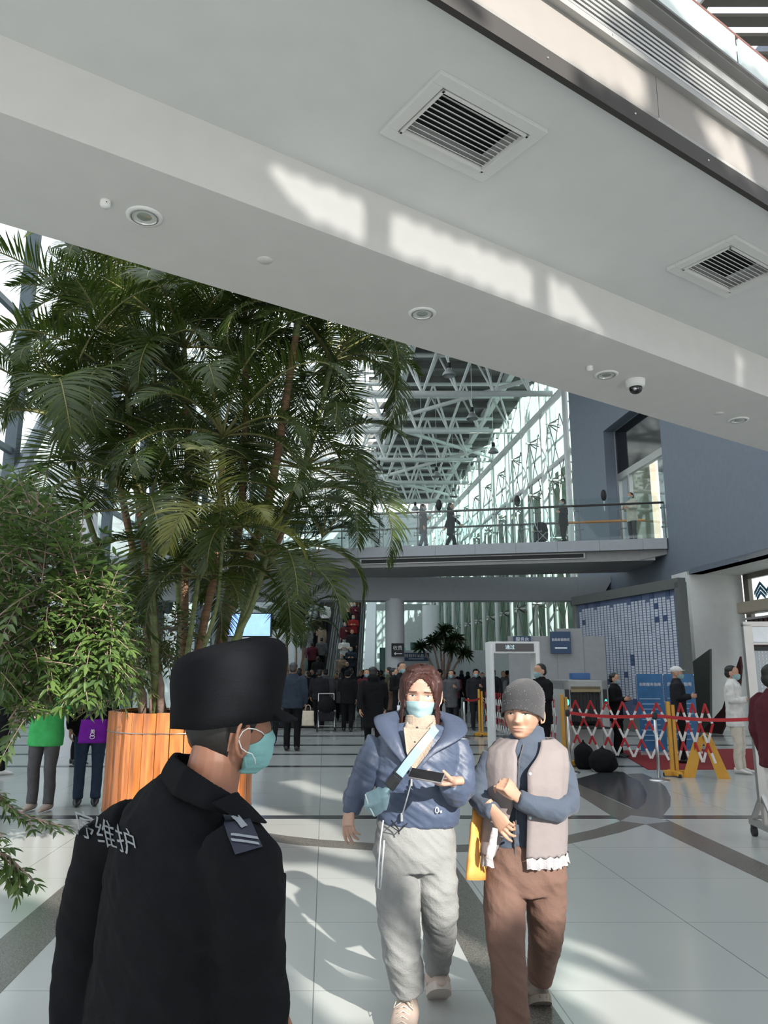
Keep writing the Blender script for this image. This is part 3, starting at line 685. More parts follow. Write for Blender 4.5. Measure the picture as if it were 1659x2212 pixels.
def frond_mesh(L, nl, ll, droop, rnd, wl=.030, vshape=.5, up0=1.15):
    """a feather frond growing from the origin towards +X; returns leaf mesh builder and stalk mesh builder"""
    kl = MB(); ks = MB(); pts = []; p = Vector((0, 0, 0)); ang = up0; n = 22
    for i in range(n + 1):
        pts.append(p.copy()); t = i / n; ang -= droop * (.35 + 1.3 * t) / n; p = p + Vector((math.cos(ang), 0, math.sin(ang))) * L / n
    ks.tube(pts, [.017 * (1 - .85 * i / n) + .002 for i in range(n + 1)], 6)
    for j in range(nl):
        t = .20 + .80 * j / (nl - 1); f = t * n; i = min(int(f), n - 1); q = pts[i].lerp(pts[i + 1], f - i); tg = (pts[i + 1] - pts[i]).normalized()
        up = Vector((0, 1, 0)).cross(tg) * -1
        if up.z < 0: up = -up
        env = math.sin(math.pi * min(1, (t - .12) / .9) ** .75) * .75 + .3
        for sd in (-1, 1):
            l = ll * env * rnd.uniform(.85, 1.1); fw = .45 + .75 * t
            d = (Vector((0, sd, 0)) + tg * fw * rnd.uniform(.8, 1.2) + up * vshape * rnd.uniform(.6, 1.2)).normalized(); w_ = wl * rnd.uniform(.8, 1.1); side = tg.cross(d).normalized().cross(d).normalized()
            a = q.copy(); prev = None; vs_ = []
            for sgi in range(5):
                u = sgi / 4; ww = w_ * (1 - (2 * u - .65) ** 2 * .45) * (1 - u ** 5) if u < 1 else 0
                if sgi == 0: ww = w_ * .35
                vs_.append((a - side * ww / 2, a + side * ww / 2 + up * ww * .25)); d = (d + Vector((0, 0, -1)) * (.10 + .20 * u) * rnd.uniform(.7, 1.3)).normalized(); a = a + d * l / 4
            o = len(kl.v)
            for x, y in vs_: kl.v += [tuple(x), tuple(y)]
            for sgi in range(4): kl.f.append((o + 2 * sgi, o + 2 * sgi + 1, o + 2 * sgi + 3, o + 2 * sgi + 2)); kl.mi.append(0)
    return kl, ks
def frond_objs(specs, rnd, lm, sm):
    out = []
    for sp in specs:
        kl, ks = frond_mesh(*sp[:4], rnd, *sp[4:]); a = kl.mesh('frond', True); a.materials.append(lm); b = ks.mesh('frond_stalk', True); b.materials.append(sm); out.append((a, b))
    return out
rn = random.Random(11)
FR = frond_objs([(1.95, 58, .52, 1.7, .022), (1.8, 54, .54, 2.2, .022), (2.15, 62, .50, 1.4, .021), (1.6, 50, .48, 2.6, .023, .3), (1.95, 58, .5, 2.0, .021, .7), (1.4, 42, .44, 1.5, .024, .6)], rn, M['frond'], M['stalk'])
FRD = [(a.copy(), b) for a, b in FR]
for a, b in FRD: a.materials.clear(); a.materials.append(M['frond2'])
def palm(label, path, nf, sc, rnd, r0=.05, fr=FR, tm='trunk', az=None, group='palms growing together in the round wooden planter', tilt=(.0, .5), name='areca_palm'):
    pts = [Vector(p) for p in path]; base = pts[0]
    t = thing(name, label, 'palm', base, 0, group)
    # smooth the path
    P = []
    for i in range(len(pts) - 1):
        p0 = pts[max(i - 1, 0)]; p1 = pts[i]; p2 = pts[i + 1]; p3 = pts[min(i + 2, len(pts) - 1)]
        for s in range(8):
            u = s / 8; P.append(.5 * ((2 * p1) + (p2 - p0) * u + (2 * p0 - 5 * p1 + 4 * p2 - p3) * u * u + (3 * p1 - p0 - 3 * p2 + p3) * u ** 3))
    P.append(pts[-1]); P = [p - base for p in P]; k = MB(); rr = []
    for i in range(len(P)): f = i / (len(P) - 1); rr.append(r0 * (1.1 - .45 * f) * (1.12 if i % 3 == 0 else 1.0))
    k.tube(P, rr, 10); k.build('trunk', M[tm], t, smooth=True)
    k = MB(); d = (P[-1] - P[-3]).normalized(); k.tube([P[-1] - d * .05, P[-1] + d * .2, P[-1] + d * .45], [r0 * .8, r0 * .75, r0 * .3], 8); k.build('crownshaft', M['trunkg'], t, smooth=True)
    top = P[-1] + d * .3
    for j in range(nf):
        a = (j * 2.399 + rnd.uniform(-.3, .3)) if az is None else az[j % len(az)] + rnd.uniform(-.2, .2)
        fa, fb = fr[rnd.randrange(len(fr))]; tl = tilt[0] + (tilt[1] - tilt[0]) * ((j + .5) / nf) + rnd.uniform(-.12, .12)
        s = sc * rnd.uniform(.8, 1.1); e = Euler((0, tl, 0)).to_matrix().to_4x4(); roll = Matrix.Rotation(rnd.uniform(-.35, .35), 4, 'X')
        mt = Matrix.Translation(top) @ Matrix.Rotation(a, 4, 'Z') @ e @ roll @ Matrix.Scale(s, 4)
        o = link('frond', fa, t); o.matrix_local = mt; link('stalk', fb, o)
    return t
# round slatted wooden planter
PC = Vector((G(372, 1782).x, 8.75, 0))
M['plank'] = mat('varnished_plank', (.42, .135, .032), .28, var=.45, vscale=4, stretch=(5, 5, .6), coat=.5, bump=.1, bscale=10)
t = thing('wooden_planter', 'round orange varnished plank planter holding the palms, right behind the man in black', 'planter', PC)
k = MB(); n = 34; Rr = .765; PH = 1.16
for i in range(n):
    a0 = 2 * math.pi * (i + .03) / n; a1 = 2 * math.pi * (i + .97) / n; am = (a0 + a1) / 2; ch = [(Rr, a0), (Rr + .012, am), (Rr, a1), (Rr - .03, a1), (Rr - .03, a0)]
    k.prism([(r * math.cos(a), r * math.sin(a), 0) for r, a in ch], (0, 0, PH + .006 * math.sin(i * 7.3)))
k.build('plank_wall', M['plank'], t, bevel=.002)
for z in (.96, .16):
    k = MB(); k.tube([((Rr + .014) * math.cos(2 * math.pi * i / 48), (Rr + .014) * math.sin(2 * math.pi * i / 48), z) for i in range(49)], .005, 6); k.build('wire_band', M['steel'], t, smooth=True)
k = MB(); k.lathe([(.001, PH - .1), (Rr - .035, PH - .12)], n=32); k.lathe([(Rr - .04, .02), (Rr - .04, PH - .03)], n=34); k.build('soil', mat('potting_soil', (.05, .035, .025), .9, var=.4, vscale=30, bump=.6), t)
def pp(px, py, Y): return atY(px, py, Y)
soil = PH - .12
def base(dx, dy): return PC + Vector((dx, dy, soil))
rp = random.Random(21)
palms = [
 ('tallest leaning palm with reddish trunk, crown under the soffit right of centre of the clump', [base(.30, .1), pp(490, 1330, 8.7), pp(575, 1100, 8.7), pp(615, 880, 8.7), pp(640, 720, 8.7)], 9, 1.0, .058),
 ('upright dark trunked palm with its crown just under the soffit', [base(.15, .3), pp(500, 1250, 9.1), pp(528, 1000, 9.1), pp(530, 740, 9.1)], 9, .95, .055),
 ('palm reaching furthest right with fronds over the walkers on the bridge', [base(.4, .2), pp(540, 1280, 9), pp(640, 1060, 9.2), pp(680, 930, 9.2), pp(705, 830, 9.2)], 9, 1.0, .04),
 ('palm with its crown at upper left, fronds against the glass wall', [base(-.3, .35), pp(300, 1250, 9.3), pp(250, 1000, 9.4), pp(228, 760, 9.4)], 9, 1.0, .045),
 ('palm whose crown fills the middle of the clump', [base(-.05, .2), pp(400, 1250, 8.9), pp(405, 1000, 8.9), pp(400, 800, 8.9)], 10, 1.0, .045),
 ('palm with dense dark crown left of the clump centre', [base(-.25, 0), pp(330, 1300, 8.4), pp(300, 1100, 8.4), pp(280, 900, 8.4)], 10, 1.0, .045),
 ('palm reaching far left with long fronds at the left photo edge', [base(-.4, -.1), pp(280, 1350, 8.2), pp(200, 1150, 8.2), pp(150, 960, 8.2)], 9, 1.0, .04),
 ('palm with mid height crown in front of the tall trunks', [base(.1, -.2), pp(440, 1350, 8.2), pp(470, 1200, 8.2), pp(480, 1000, 8.2)], 9, .95, .045),
 ('pale stemmed young palm with its crown at the middle left of the clump', [base(-.2, -.35), pp(335, 1400, 7.9), pp(328, 1280, 7.9), pp(325, 1170, 7.9)], 9, .95, .04),
 ('short palm with yellow green arching fronds low on the right', [base(.3, -.25), pp(500, 1400, 8), pp(540, 1320, 8), pp(560, 1260, 8)], 8, .85, .035),
 ('palm with right hand fronds drooping over the bridge edge', [base(.35, .4), pp(520, 1350, 9.3), pp(590, 1200, 9.3), pp(640, 1060, 9.3)], 8, 1.0, .045),
 ('short palm low in the middle with sunlit hanging frond', [base(0, -.4), pp(400, 1440, 7.8), pp(410, 1380, 7.8), pp(420, 1310, 7.8)], 7, .7, .032),
 ('slender palm behind the rest with crown high in the middle left', [base(-.1, .5), pp(380, 1200, 9.7), pp(340, 900, 9.7), pp(330, 680, 9.7)], 8, .95, .04),
]
for lb, path, nf, sc, r0 in palms: palm(lb, path, nf + 6, sc, rp, r0, tm='trunkg' if r0 < .042 else 'trunk', tilt=(-.35, 1.25))
M['frond_sunlit'] = leaf_mat('sunlit_palm_leaf', (.20, .25, .075), .4)  # paler copy of the palm leaf, sunlight painted into its colour
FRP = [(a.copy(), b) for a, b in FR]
for a, b in FRP: a.materials.clear(); a.materials.append(M['frond_sunlit'])
palm('young palm with fronds coloured as sunlit above the cap of the man in black', [base(.05, -.5), pp(440, 1400, 7.6), pp(470, 1300, 7.4), pp(478, 1210, 7.3)], 5, .62, rp, .022, FRP, 'trunkg', az=[-1.5, -1.0, -2.1, -.4, -2.8], tilt=(.2, 1.2))
palm('palm with fronds coloured as sunlit at the upper left against the glass wall', [base(-.4, .4), pp(290, 1200, 9.4), pp(240, 900, 9.3), pp(240, 700, 9.2)], 6, .8, rp, .03, FRP, 'trunkg', az=[-1.5, -2.4, 2.6, .4, -.6, 1.8], tilt=(-.3, .9))
# a second, darker palm group further back
B2 = Vector((atY(640, 1400, 24).x, 24, 0)); F24 = 24 / 16.5
t = thing('square_planter', 'dark low planter holding the distant palms under the bridge', 'planter', B2)
k = MB(); k.box((0, 0, .25), (1.4, 1.4, .5), taper=1.05); k.build('box', M['black'], t, bevel=.02)
k = MB(); k.box((0, 0, .5), (1.3, 1.3, .04)); k.build('soil', mat('soil2', (.05, .035, .025), .9), t)
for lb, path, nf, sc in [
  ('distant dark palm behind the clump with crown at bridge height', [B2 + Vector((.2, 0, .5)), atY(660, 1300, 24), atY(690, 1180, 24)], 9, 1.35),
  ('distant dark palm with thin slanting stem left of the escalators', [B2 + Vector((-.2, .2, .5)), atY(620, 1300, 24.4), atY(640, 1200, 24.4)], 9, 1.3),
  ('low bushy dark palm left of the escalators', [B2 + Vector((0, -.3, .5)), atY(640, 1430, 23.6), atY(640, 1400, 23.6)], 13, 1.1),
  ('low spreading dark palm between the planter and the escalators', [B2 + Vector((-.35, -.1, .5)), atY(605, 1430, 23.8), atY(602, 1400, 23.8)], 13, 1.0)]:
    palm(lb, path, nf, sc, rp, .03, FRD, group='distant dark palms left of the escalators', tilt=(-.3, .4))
# ---- leafy shrubs
def twig(kl, kw, p, d, L, n, ll, rnd, lw=.34):
    d = d.normalized(); side = d.cross(Vector((0, 0, 1))); side = side.normalized() if side.length > .1 else Vector((1, 0, 0)); q = p.copy(); pts = [p.copy()]
    for i in range(n):
        d = (d + Vector((0, 0, -.07))).normalized(); q = q + d * L / n; pts.append(q.copy()); up = side.cross(d).normalized()
        for s in ((-1, 1) if i < n - 1 else (-1, 1, 0)):
            if rnd.random() < .08: continue
            ld = (d * (.75 if s else 1) + side * s * rnd.uniform(.7, 1.1) + up * rnd.uniform(-.35, .45)).normalized(); l = ll * rnd.uniform(.7, 1.15) * (.7 + .5 * math.sin(math.pi * (i + 1) / (n + 1)))
            nn = (ld.cross(up).normalized() + up * rnd.uniform(-.4, .4)).normalized(); w_ = l * lw; bend = Vector((0, 0, -1)) * l * rnd.uniform(.05, .25)
            a = q; m1 = a + ld * l * .3 + bend * .1; m2 = a + ld * l * .65 + bend * .45; e = a + ld * l + bend; fold = up * w_ * .18; o = len(kl.v)
            kl.v += [tuple(x) for x in (a, m1 - nn * w_ * .48 + fold, m1, m1 + nn * w_ * .48 + fold, m2 - nn * w_ * .36 + fold, m2, m2 + nn * w_ * .36 + fold, e)]
            for f in ((0, 2, 1), (0, 3, 2), (1, 2, 5, 4), (2, 3, 6, 5), (4, 5, 7), (5, 6, 7)): kl.f.append(tuple(o + x for x in f)); kl.mi.append(0)
    kw.tube(pts, [.004 * (1 - .7 * i / n) + .001 for i in range(n + 1)], 4, cap=False)
def poly_sample(P, rnd):
    x0, x1 = min(p[0] for p in P), max(p[0] for p in P); y0, y1 = min(p[1] for p in P), max(p[1] for p in P)
    while True:
        x, y = rnd.uniform(x0, x1), rnd.uniform(y0, y1)
        if inside(x, y, P): return x, y
def shrub(name, label, cat, polys, root, lm, rnd, ll, L, n_leaf, depth, stems, lw=.34):
    t = thing(name, label, cat, root)
    for ip, (P, cnt, Ya, Yb) in enumerate(polys):
        kl = MB(); kw = MB()
        c = sum((atY(x, y, (Ya + Yb) / 2) for x, y in P), Vector()) / len(P) - root
        for i in range(cnt):
            x, y = poly_sample(P, rnd); Y = rnd.uniform(Ya, Yb); p = atY(x, y, Y) - root
            d = (p - c); d.y *= .6; d = d.normalized() + Vector((rnd.gauss(0, .5), rnd.gauss(0, .5), rnd.gauss(.0, .35)))
            twig(kl, kw, p - d.normalized() * L * .5, d, L * rnd.uniform(.7, 1.2), n_leaf, ll, rnd, lw)
        me = kl.mesh('foliage', True); me.materials.append(lm); link('foliage', me, t)
        kw.build('twigs', M['bark'], t)
    for pts, r in stems:
        k = MB(); m_ = len(pts); k.tube([Vector(p) - root for p in pts], [r * (1 - .7 * i / (m_ - 1)) for i in range(m_)], 8); k.build('stem', M['bark'], t, smooth=True)
    return t
rs_ = random.Random(5); SR = Vector((atY(-230, 1700, 6.2).x, 6.2, 0))
shrub('leafy_tree', 'dense green tree with small oval leaflets filling the left edge', 'tree', [
    ([(0, 1050), (60, 1040), (110, 1110), (190, 1160), (250, 1260), (240, 1330), (280, 1400), (250, 1455), (180, 1470), (110, 1485), (60, 1510), (0, 1480)], 600, 5.6, 7.0),
    ([(-120, 1060), (30, 1060), (60, 1300), (50, 1480), (-120, 1480)], 220, 5.4, 7.2),
    ([(150, 1180), (225, 1240), (260, 1350), (262, 1440), (240, 1480), (160, 1475)], 220, 5.6, 6.4),
    ([(10, 1490), (75, 1490), (60, 1580), (30, 1590)], 16, 5.6, 6.0)],
    SR, M['leaf'], rs_, .10, .36, 5, 0, [
    ([SR, atY(-40, 1500, 6.3), atY(60, 1300, 6.3), atY(120, 1150, 6.3)], .05), ([SR, atY(0, 1450, 6.2), atY(150, 1400, 6.2), atY(220, 1300, 6.1)], .035), ([SR, atY(-60, 1400, 6.3), atY(-20, 1150, 6.3)], .04), ([atY(0, 1450, 6.2), atY(110, 1500, 6.1), atY(200, 1480, 6.0)], .02)])
t = thing('square_planter', 'dark planter of the leafy tree, beyond the left edge', 'planter', SR)
k = MB(); k.box((0, 0, .2), (.6, .6, .4), taper=1.1); k.build('box', M['black'], t, bevel=.02)
k = MB(); k.box((0, 0, .4), (.6, .6, .02)); k.build('soil', mat('soil3', (.05, .035, .025), .9), t)
# low branches at the lower left
BR0 = Vector((atY(-60, 1800, 3.9).x, 3.9, 0))
t = thing('low_shrub', 'low shrub whose dark leafy branches poke in at the lower left edge', 'shrub', BR0); kl = MB(); kw = MB(); rq = random.Random(8)
def path_twigs(pts, nt, ll, L):
    P = [atY(x, y, Y) - BR0 for x, y, Y in pts]; kw.tube(P, [.006 - .004 * i / (len(P) - 1) for i in range(len(P))], 5)
    for i in range(nt):
        f = (i + .5) / nt * (len(P) - 1); j = min(int(f), len(P) - 2); p = P[j].lerp(P[j + 1], f - j); d = (P[j + 1] - P[j]).normalized() + Vector((rq.uniform(-.6, .6), rq.uniform(-.5, .5), rq.uniform(-.7, .4)))
        twig(kl, kw, p, d, L * rq.uniform(.7, 1.1), 3, ll, rq)
path_twigs([(-70, 1690, 3.9), (0, 1730, 3.9), (60, 1765, 3.85), (115, 1780, 3.8)], 13, .05, .09)
path_twigs([(-60, 1700, 3.9), (-10, 1715, 3.9), (30, 1745, 3.9)], 7, .05, .09)
path_twigs([(-80, 1860, 3.8), (-20, 1835, 3.8), (20, 1850, 3.8), (50, 1880, 3.8)], 11, .065, .10)
path_twigs([(-80, 1900, 3.8), (-20, 1870, 3.8), (25, 1890, 3.8)], 6, .07, .10)
path_twigs([(-60, 1780, 3.8), (-20, 1790, 3.8), (5, 1800, 3.8)], 3, .05, .08)
me = kl.mesh('foliage', True); me.materials.append(M['leaf']); link('foliage', me, t)
kw.tube([(0, 0, 0), (-.1, 0, .35), atY(-70, 1690, 3.9) - BR0], [.02, .015, .006], 6); kw.tube([(-.1, 0, .35), atY(-80, 1860, 3.8) - BR0], [.012, .006], 6); kw.build('branches', M['bark'], t)
# pale bush growing in the wooden planter
shrub('planter_bush', 'pale small leaved bush growing over the planter rim behind the man in black', 'shrub', [
    ([(255, 1330), (330, 1300), (400, 1320), (440, 1360), (400, 1420), (330, 1440), (270, 1400)], 110, 7.9, 8.6),
    ([(265, 1390), (310, 1400), (320, 1480), (280, 1490)], 26, 7.8, 8.1), ([(190, 1440), (270, 1450), (270, 1520), (200, 1530)], 40, 7.5, 7.9)],
    PC + Vector((-.3, -.3, soil)), M['leaf2'], rs_, .085, .26, 5, 0, [
    ([PC + Vector((-.30, -.45, soil)), atY(310, 1500, 8.1), atY(280, 1430, 8.1), atY(262, 1370, 8.1)], .045), ([PC + Vector((-.12, -.45, soil)), atY(348, 1480, 8.1), atY(335, 1420, 8.1), atY(330, 1350, 8.1)], .045), ([PC + Vector((-.2, -.5, soil)), atY(325, 1500, 8.0), atY(300, 1450, 8)], .02)], lw=.26)
# spiky dragon tree far back
DT = Vector((atY(957, 1450, 29).x, 29, 0)); t = thing('dragon_tree', 'spiky headed branching tree standing beyond the crowd under the bridge', 'tree', DT); rd = random.Random(4)
tips = [(960, 1362, 29), (985, 1380, 29.2), (935, 1385, 28.8), (975, 1400, 28.8), (912, 1398, 29), (1003, 1412, 29), (950, 1378, 29.3)]
k = MB(); fk = Vector((0, 0, 2.0))
k.tube([(0, 0, .4), (0, 0, 1.2), fk], [.09, .07, .06], 8)
for x, y, Y in tips: p = atY(x, y, Y) - DT; k.tube([(0, 0, 1.0), fk.lerp(p, .3) + Vector((p.x * .3, 0, -.2)), p], [.05, .035, .03], 6)
k.build('trunk', M['bark'], t, smooth=True)
for x, y, Y in tips:
    p = atY(x, y, Y) - DT; k = MB()
    for i in range(110):
        d = Vector((rd.gauss(0, 1), rd.gauss(0, 1), rd.gauss(.35, .8))).normalized(); s = d.cross(Vector((rd.random(), rd.random(), 1))).normalized() * .02; L = rd.uniform(.3, .5)
        k.add([p - s, p + s, p + d * L * .6 + s, p + d * L + Vector((0, 0, -.12)), p + d * L * .6 - s], [(0, 1, 2, 3, 4)])
    me = k.mesh('leaf_tuft'); me.materials.append(M['frond2']); link('leaf_tuft', me, t)
k = MB(); k.lathe([(.25, 0), (.32, .5), (.28, .5), (.27, .42), (.001, .42)], n=20); k.build('pot', M['white2'], t, smooth=True)
# ================================================================== PEOPLE: shared builders
def organic(mb, name, mt, parent=None, voxel=.01, smooth=6, disp=None, keep=False, sfac=.5):
    """weld overlapping closed shapes into ONE continuous surface, relax it, optionally add cloth folds"""
    me = mb.mesh('tmp'); o = bpy.data.objects.new('tmp', me); COL.objects.link(o)
    r = o.modifiers.new('r', 'REMESH'); r.mode = 'VOXEL'; r.voxel_size = voxel; r.use_smooth_shade = True
    if smooth: s = o.modifiers.new('s', 'SMOOTH'); s.factor = sfac; s.iterations = smooth
    dg = bpy.context.evaluated_depsgraph_get(); dg.update(); ev = o.evaluated_get(dg); nm = bpy.data.meshes.new_from_object(ev, depsgraph=dg)
    bpy.data.objects.remove(o); bpy.data.meshes.remove(me); nm.name = name
    if disp:
        nr = [v.normal.copy() for v in nm.vertices]
        for v, n in zip(nm.vertices, nr): v.co = v.co + n * disp(v.co)
    nm.shade_smooth(); nm.materials.clear(); nm.materials.append(mt)
    return nm if keep else link(name, nm, parent)
def folds(amp, fx=9.0, fz=5.0, seed=0, tilt=.3):
    off = Vector((seed * 7.3, seed * 3.1, seed * 1.7))
    def f(p):
        q = Vector((p.x * fx + p.z * tilt * fx, p.y * fx, p.z * fz)) + off
        a = noise.noise(q); b = noise.noise(q * 2.3 + off)
        return amp * ((1 - abs(a) * 2.2) * .7 + b * .45)
    return f
# ---- head
HZ = [0, .012, .03, .05, .08, .11, .14, .17, .195, .213, .222, .225]
HW = [.020, .036, .050, .060, .069, .074, .077, .075, .063, .044, .022, .002]
HF = [.074, .086, .090, .091, .091, .090, .093, .091, .073, .048, .024, .002]
HB = [.020, .030, .045, .062, .078, .089, .097, .097, .083, .060, .030, .002]
def interp(z, Z, Vv):
    if z <= Z[0]: return Vv[0]
    for i in range(len(Z) - 1):
        if z <= Z[i + 1]:
            t = (z - Z[i]) / (Z[i + 1] - Z[i]); t = t * t * (3 - 2 * t) * .4 + t * .6; return Vv[i] * (1 - t) + Vv[i + 1] * t
    return Vv[-1]
def gs(x, s): return math.exp(-(x / s) ** 2)
def feat(x, z, F):
    a = abs(x); n = 0.0
    t = (.122 - z) / .046
    if -.3 < t < 1.35: pr = max(0, min(1, (t + .1))) ** 1.3 if t < 1 else max(0, 1 - (t - 1) / .35) ** .8; n += F.get('nose', .021) * pr * gs(x, .009 + .005 * max(t, 0))
    n += .006 * gs(a - .013, .006) * gs(z - .078, .006)
    n -= .0105 * gs(a - .031, .016) * gs(z - .113, .010); n += .0045 * gs(a - .031, .011) * gs(z - .111, .0065)
    n += .0045 * gs(z - .129, .008) * gs(a - .025, .022); n += .0045 * gs(a - .046, .016) * gs(z - .088, .016)
    n -= .003 * gs(a - .032, .008) * gs(z - .062, .014)
    n += .0055 * gs(x, .024) * gs(z - .049, .0055); n += .006 * gs(x, .021) * gs(z - .0385, .006); n -= .0045 * gs(x, .026) * gs(z - .0437, .0022); n += .005 * gs(x, .022) * gs(z - .012, .012); n -= .003 * gs(x, .02) * gs(z - .027, .005)
    if F.get('age'): n -= .0022 * gs(a - (.022 + (.075 - z) * .35), .0035) * gs(z - .06, .018); n -= .0015 * gs(a - .030, .014) * gs(z - .098, .0025)
    return n
def front(x, z, F, nofeat=False):
    w_ = interp(z, HZ, HW); f = interp(z, HZ, HF); u = min(abs(x) / w_, .9999) if w_ > 1e-5 else 0
    y = f * (1 - u ** 2.35) ** (1 / 2.35)
    if not nofeat: y += feat(x, z, F) * min(1, (1 - u) * 6)
    return y
def head_mesh(F, nphi=88, nz=84, neck=True):
    k = MB(); rg = []; es = F.get('ear', 1.0); ez = F.get('earz', 0)
    for i in range(nz + 1):
        t = i / nz; z = .225 * (t if t < .9 else .9 + .1 * math.sin((t - .9) / .1 * math.pi / 2)); z = min(z, .2249)
        w_, f, b = interp(z, HZ, HW), interp(z, HZ, HF), interp(z, HZ, HB); ring = []
        for j in range(nphi):
            ph = 2 * math.pi * j / nphi; x = w_ * math.sin(ph); c = math.cos(ph)
            if c >= 0: x *= 1; y = -front(x, z, F)
            else: y = b * abs(c) ** .92
            ring.append(Vector((x, y, z)))
        rg.append(ring)
    k.rings(rg, True)
    # ears
    for s in (-1, 1):
        c = Vector((s * .078, .012, .098 + ez)); rgE = []
        for a in range(17):
            th = R(-100 + 340 * a / 16); e = c + Vector((s * (.006 + .006 * math.cos(th)), .016 * math.cos(th) + .004, .029 * math.sin(th))) * es; rgE.append(e)
        k.tube(rgE, .0045, 6); k.ell(c + Vector((-s * .002, 0, -.002)), (.006, .012, .022), nu=10, nv=8); k.ell(c + Vector((s * .002, -.004, -.027)), (.005, .008, .009), nu=8, nv=6)
    if neck: k.tube([(0, .028, -.12), (0, .022, -.05), (0, .020, .03), (0, .016, .07)], [(.060, .058), (.053, .055), (.053, .055), (.045, .05)], 20, up=(1, 0, 0))
    return k
def patch(F, x0, x1, zc, h, off, nx=16, nz=6, nofeat=False):
    k = MB(); rows = []
    for i in range(nx + 1):
        u = i / nx; x = x0 + (x1 - x0) * u; c = zc(u); hh = h(u)
        rows.append([Vector((x, -front(x, c + hh * (2 * j / nz - 1), F, nofeat) - off, c + hh * (2 * j / nz - 1))) for j in range(nz + 1)])
    vs_ = [p for r in rows for p in r]; m_ = nz + 1
    k.add(vs_, [(i * m_ + j, (i + 1) * m_ + j, (i + 1) * m_ + j + 1, i * m_ + j + 1) for i in range(nx) for j in range(nz)])
    return k
def face_parts(F, parent, T, skinm, browm, lipm, lips=True):
    """eyes, brows, lips as parts; T places the head"""
    def put(k, nm, m_, par=parent): k.v = [tuple(T @ Vector(v)) for v in k.v]; me = k.mesh(nm, True); me.materials.append(m_); return link(nm, me, par)
    for s in (-1, 1):
        x0, x1 = (.018, .045) if s > 0 else (-.018, -.045)
        put(patch(F, x0, x1, lambda u: .1105 + .001 * math.sin(u * 3.14), lambda u: .0034 * math.sin(math.pi * min(max(u, .03), .97)) ** .7, .0006), 'eye', M['eyewhite'])
        xc = s * .0315; put(patch(F, xc - .0048, xc + .0048, lambda u: .1112, lambda u: .0034 * math.sin(math.pi * min(max(u, .05), .95)) ** .5, .0011, 8), 'iris', M['black'])
        put(patch(F, x0 * .92, x1 * 1.04, lambda u: .1145 - .0012 * abs(2 * u - 1) ** 2 * 2, lambda u: .0009, .0012), 'eyelash', M['black'])
        put(patch(F, x0 * .8, x1 * 1.12, lambda u: .1275 + .003 * u - .0045 * u * u + F.get('frown', 0) * (u - .5), lambda u: .0026 * (1 - .55 * u) , .0008), 'eyebrow', browm)
    if lips: put(patch(F, -.023, .023, lambda u: .0475 + .0008 * math.cos((u - .5) * 14), lambda u: .0032 * math.sin(math.pi * min(max(u, .02), .98)) ** .7, .0005), 'upper_lip', lipm); put(patch(F, -.021, .021, lambda u: .0385, lambda u: .004 * math.sin(math.pi * min(max(u, .02), .98)) ** .7, .0005), 'lower_lip', lipm)
def mask_part(F, parent, T, m_, z0=-.004, z1=.094, half=.066):
    k = MB(); nx, nz = 28, 26; rows = []
    for i in range(nx + 1):
        x = -half + 2 * half * i / nx; col = []
        for j in range(nz + 1):
            v = j / nz; lo = z0 + .022 * (abs(x) / half) ** 2; hi = z1 - .012 * (abs(x) / half) ** 2; z = lo + (hi - lo) * v; zz = max(z, .006)
            y = front(x * .985, zz, F, True) + .022 * gs(x, .026 + .01 * (1 - v)) * (gs(z - .07, .03)) + .013 * gs(x, .03) * gs(z - .03, .03) + .005 + .006 * gs(z - .012, .016)
            if z < .012: y -= (.012 - z) * .9
            y += .0016 * math.sin(v * 9.4 * 2) * gs(x, .055); col.append(Vector((x, -y, z)))
        rows.append(col)
    vs_ = [p for r in rows for p in r]; m2 = nz + 1
    k.add(vs_, [(i * m2 + j, (i + 1) * m2 + j, (i + 1) * m2 + j + 1, i * m2 + j + 1) for i in range(nx) for j in range(nz)])
    k.v = [tuple(T @ Vector(v)) for v in k.v]; me = k.mesh('face_mask', True); me.materials.append(m_); o = link('face_mask', me, parent)
    sm = o.modifiers.new('th', 'SOLIDIFY'); sm.thickness = .0015
    for s in (-1, 1):
        for z, ze in ((z1 - .013, .118 + F.get('earz', 0)), (z0 + .025, .072 + F.get('earz', 0))):
            q = MB(); x = s * (half - .001); y = -front(x, max(z, .01), F, True) - .005
            q.tube([T @ Vector(p) for p in ((x, min(y, -.034), z), (s * .0755, min(y, -.034) * .66, z + (ze - z) * .45), (s * .081, min(y, -.034) * .3, z + (ze - z) * .85), (s * .0845, .006, ze), (s * .084, .018, ze * .7 + (.097 + F.get('earz', 0)) * .3), (s * .083, .026, .097 + F.get('earz', 0)))], .0013, 5); q.build('ear_loop', M['maskloop'], o, smooth=True)
    return o
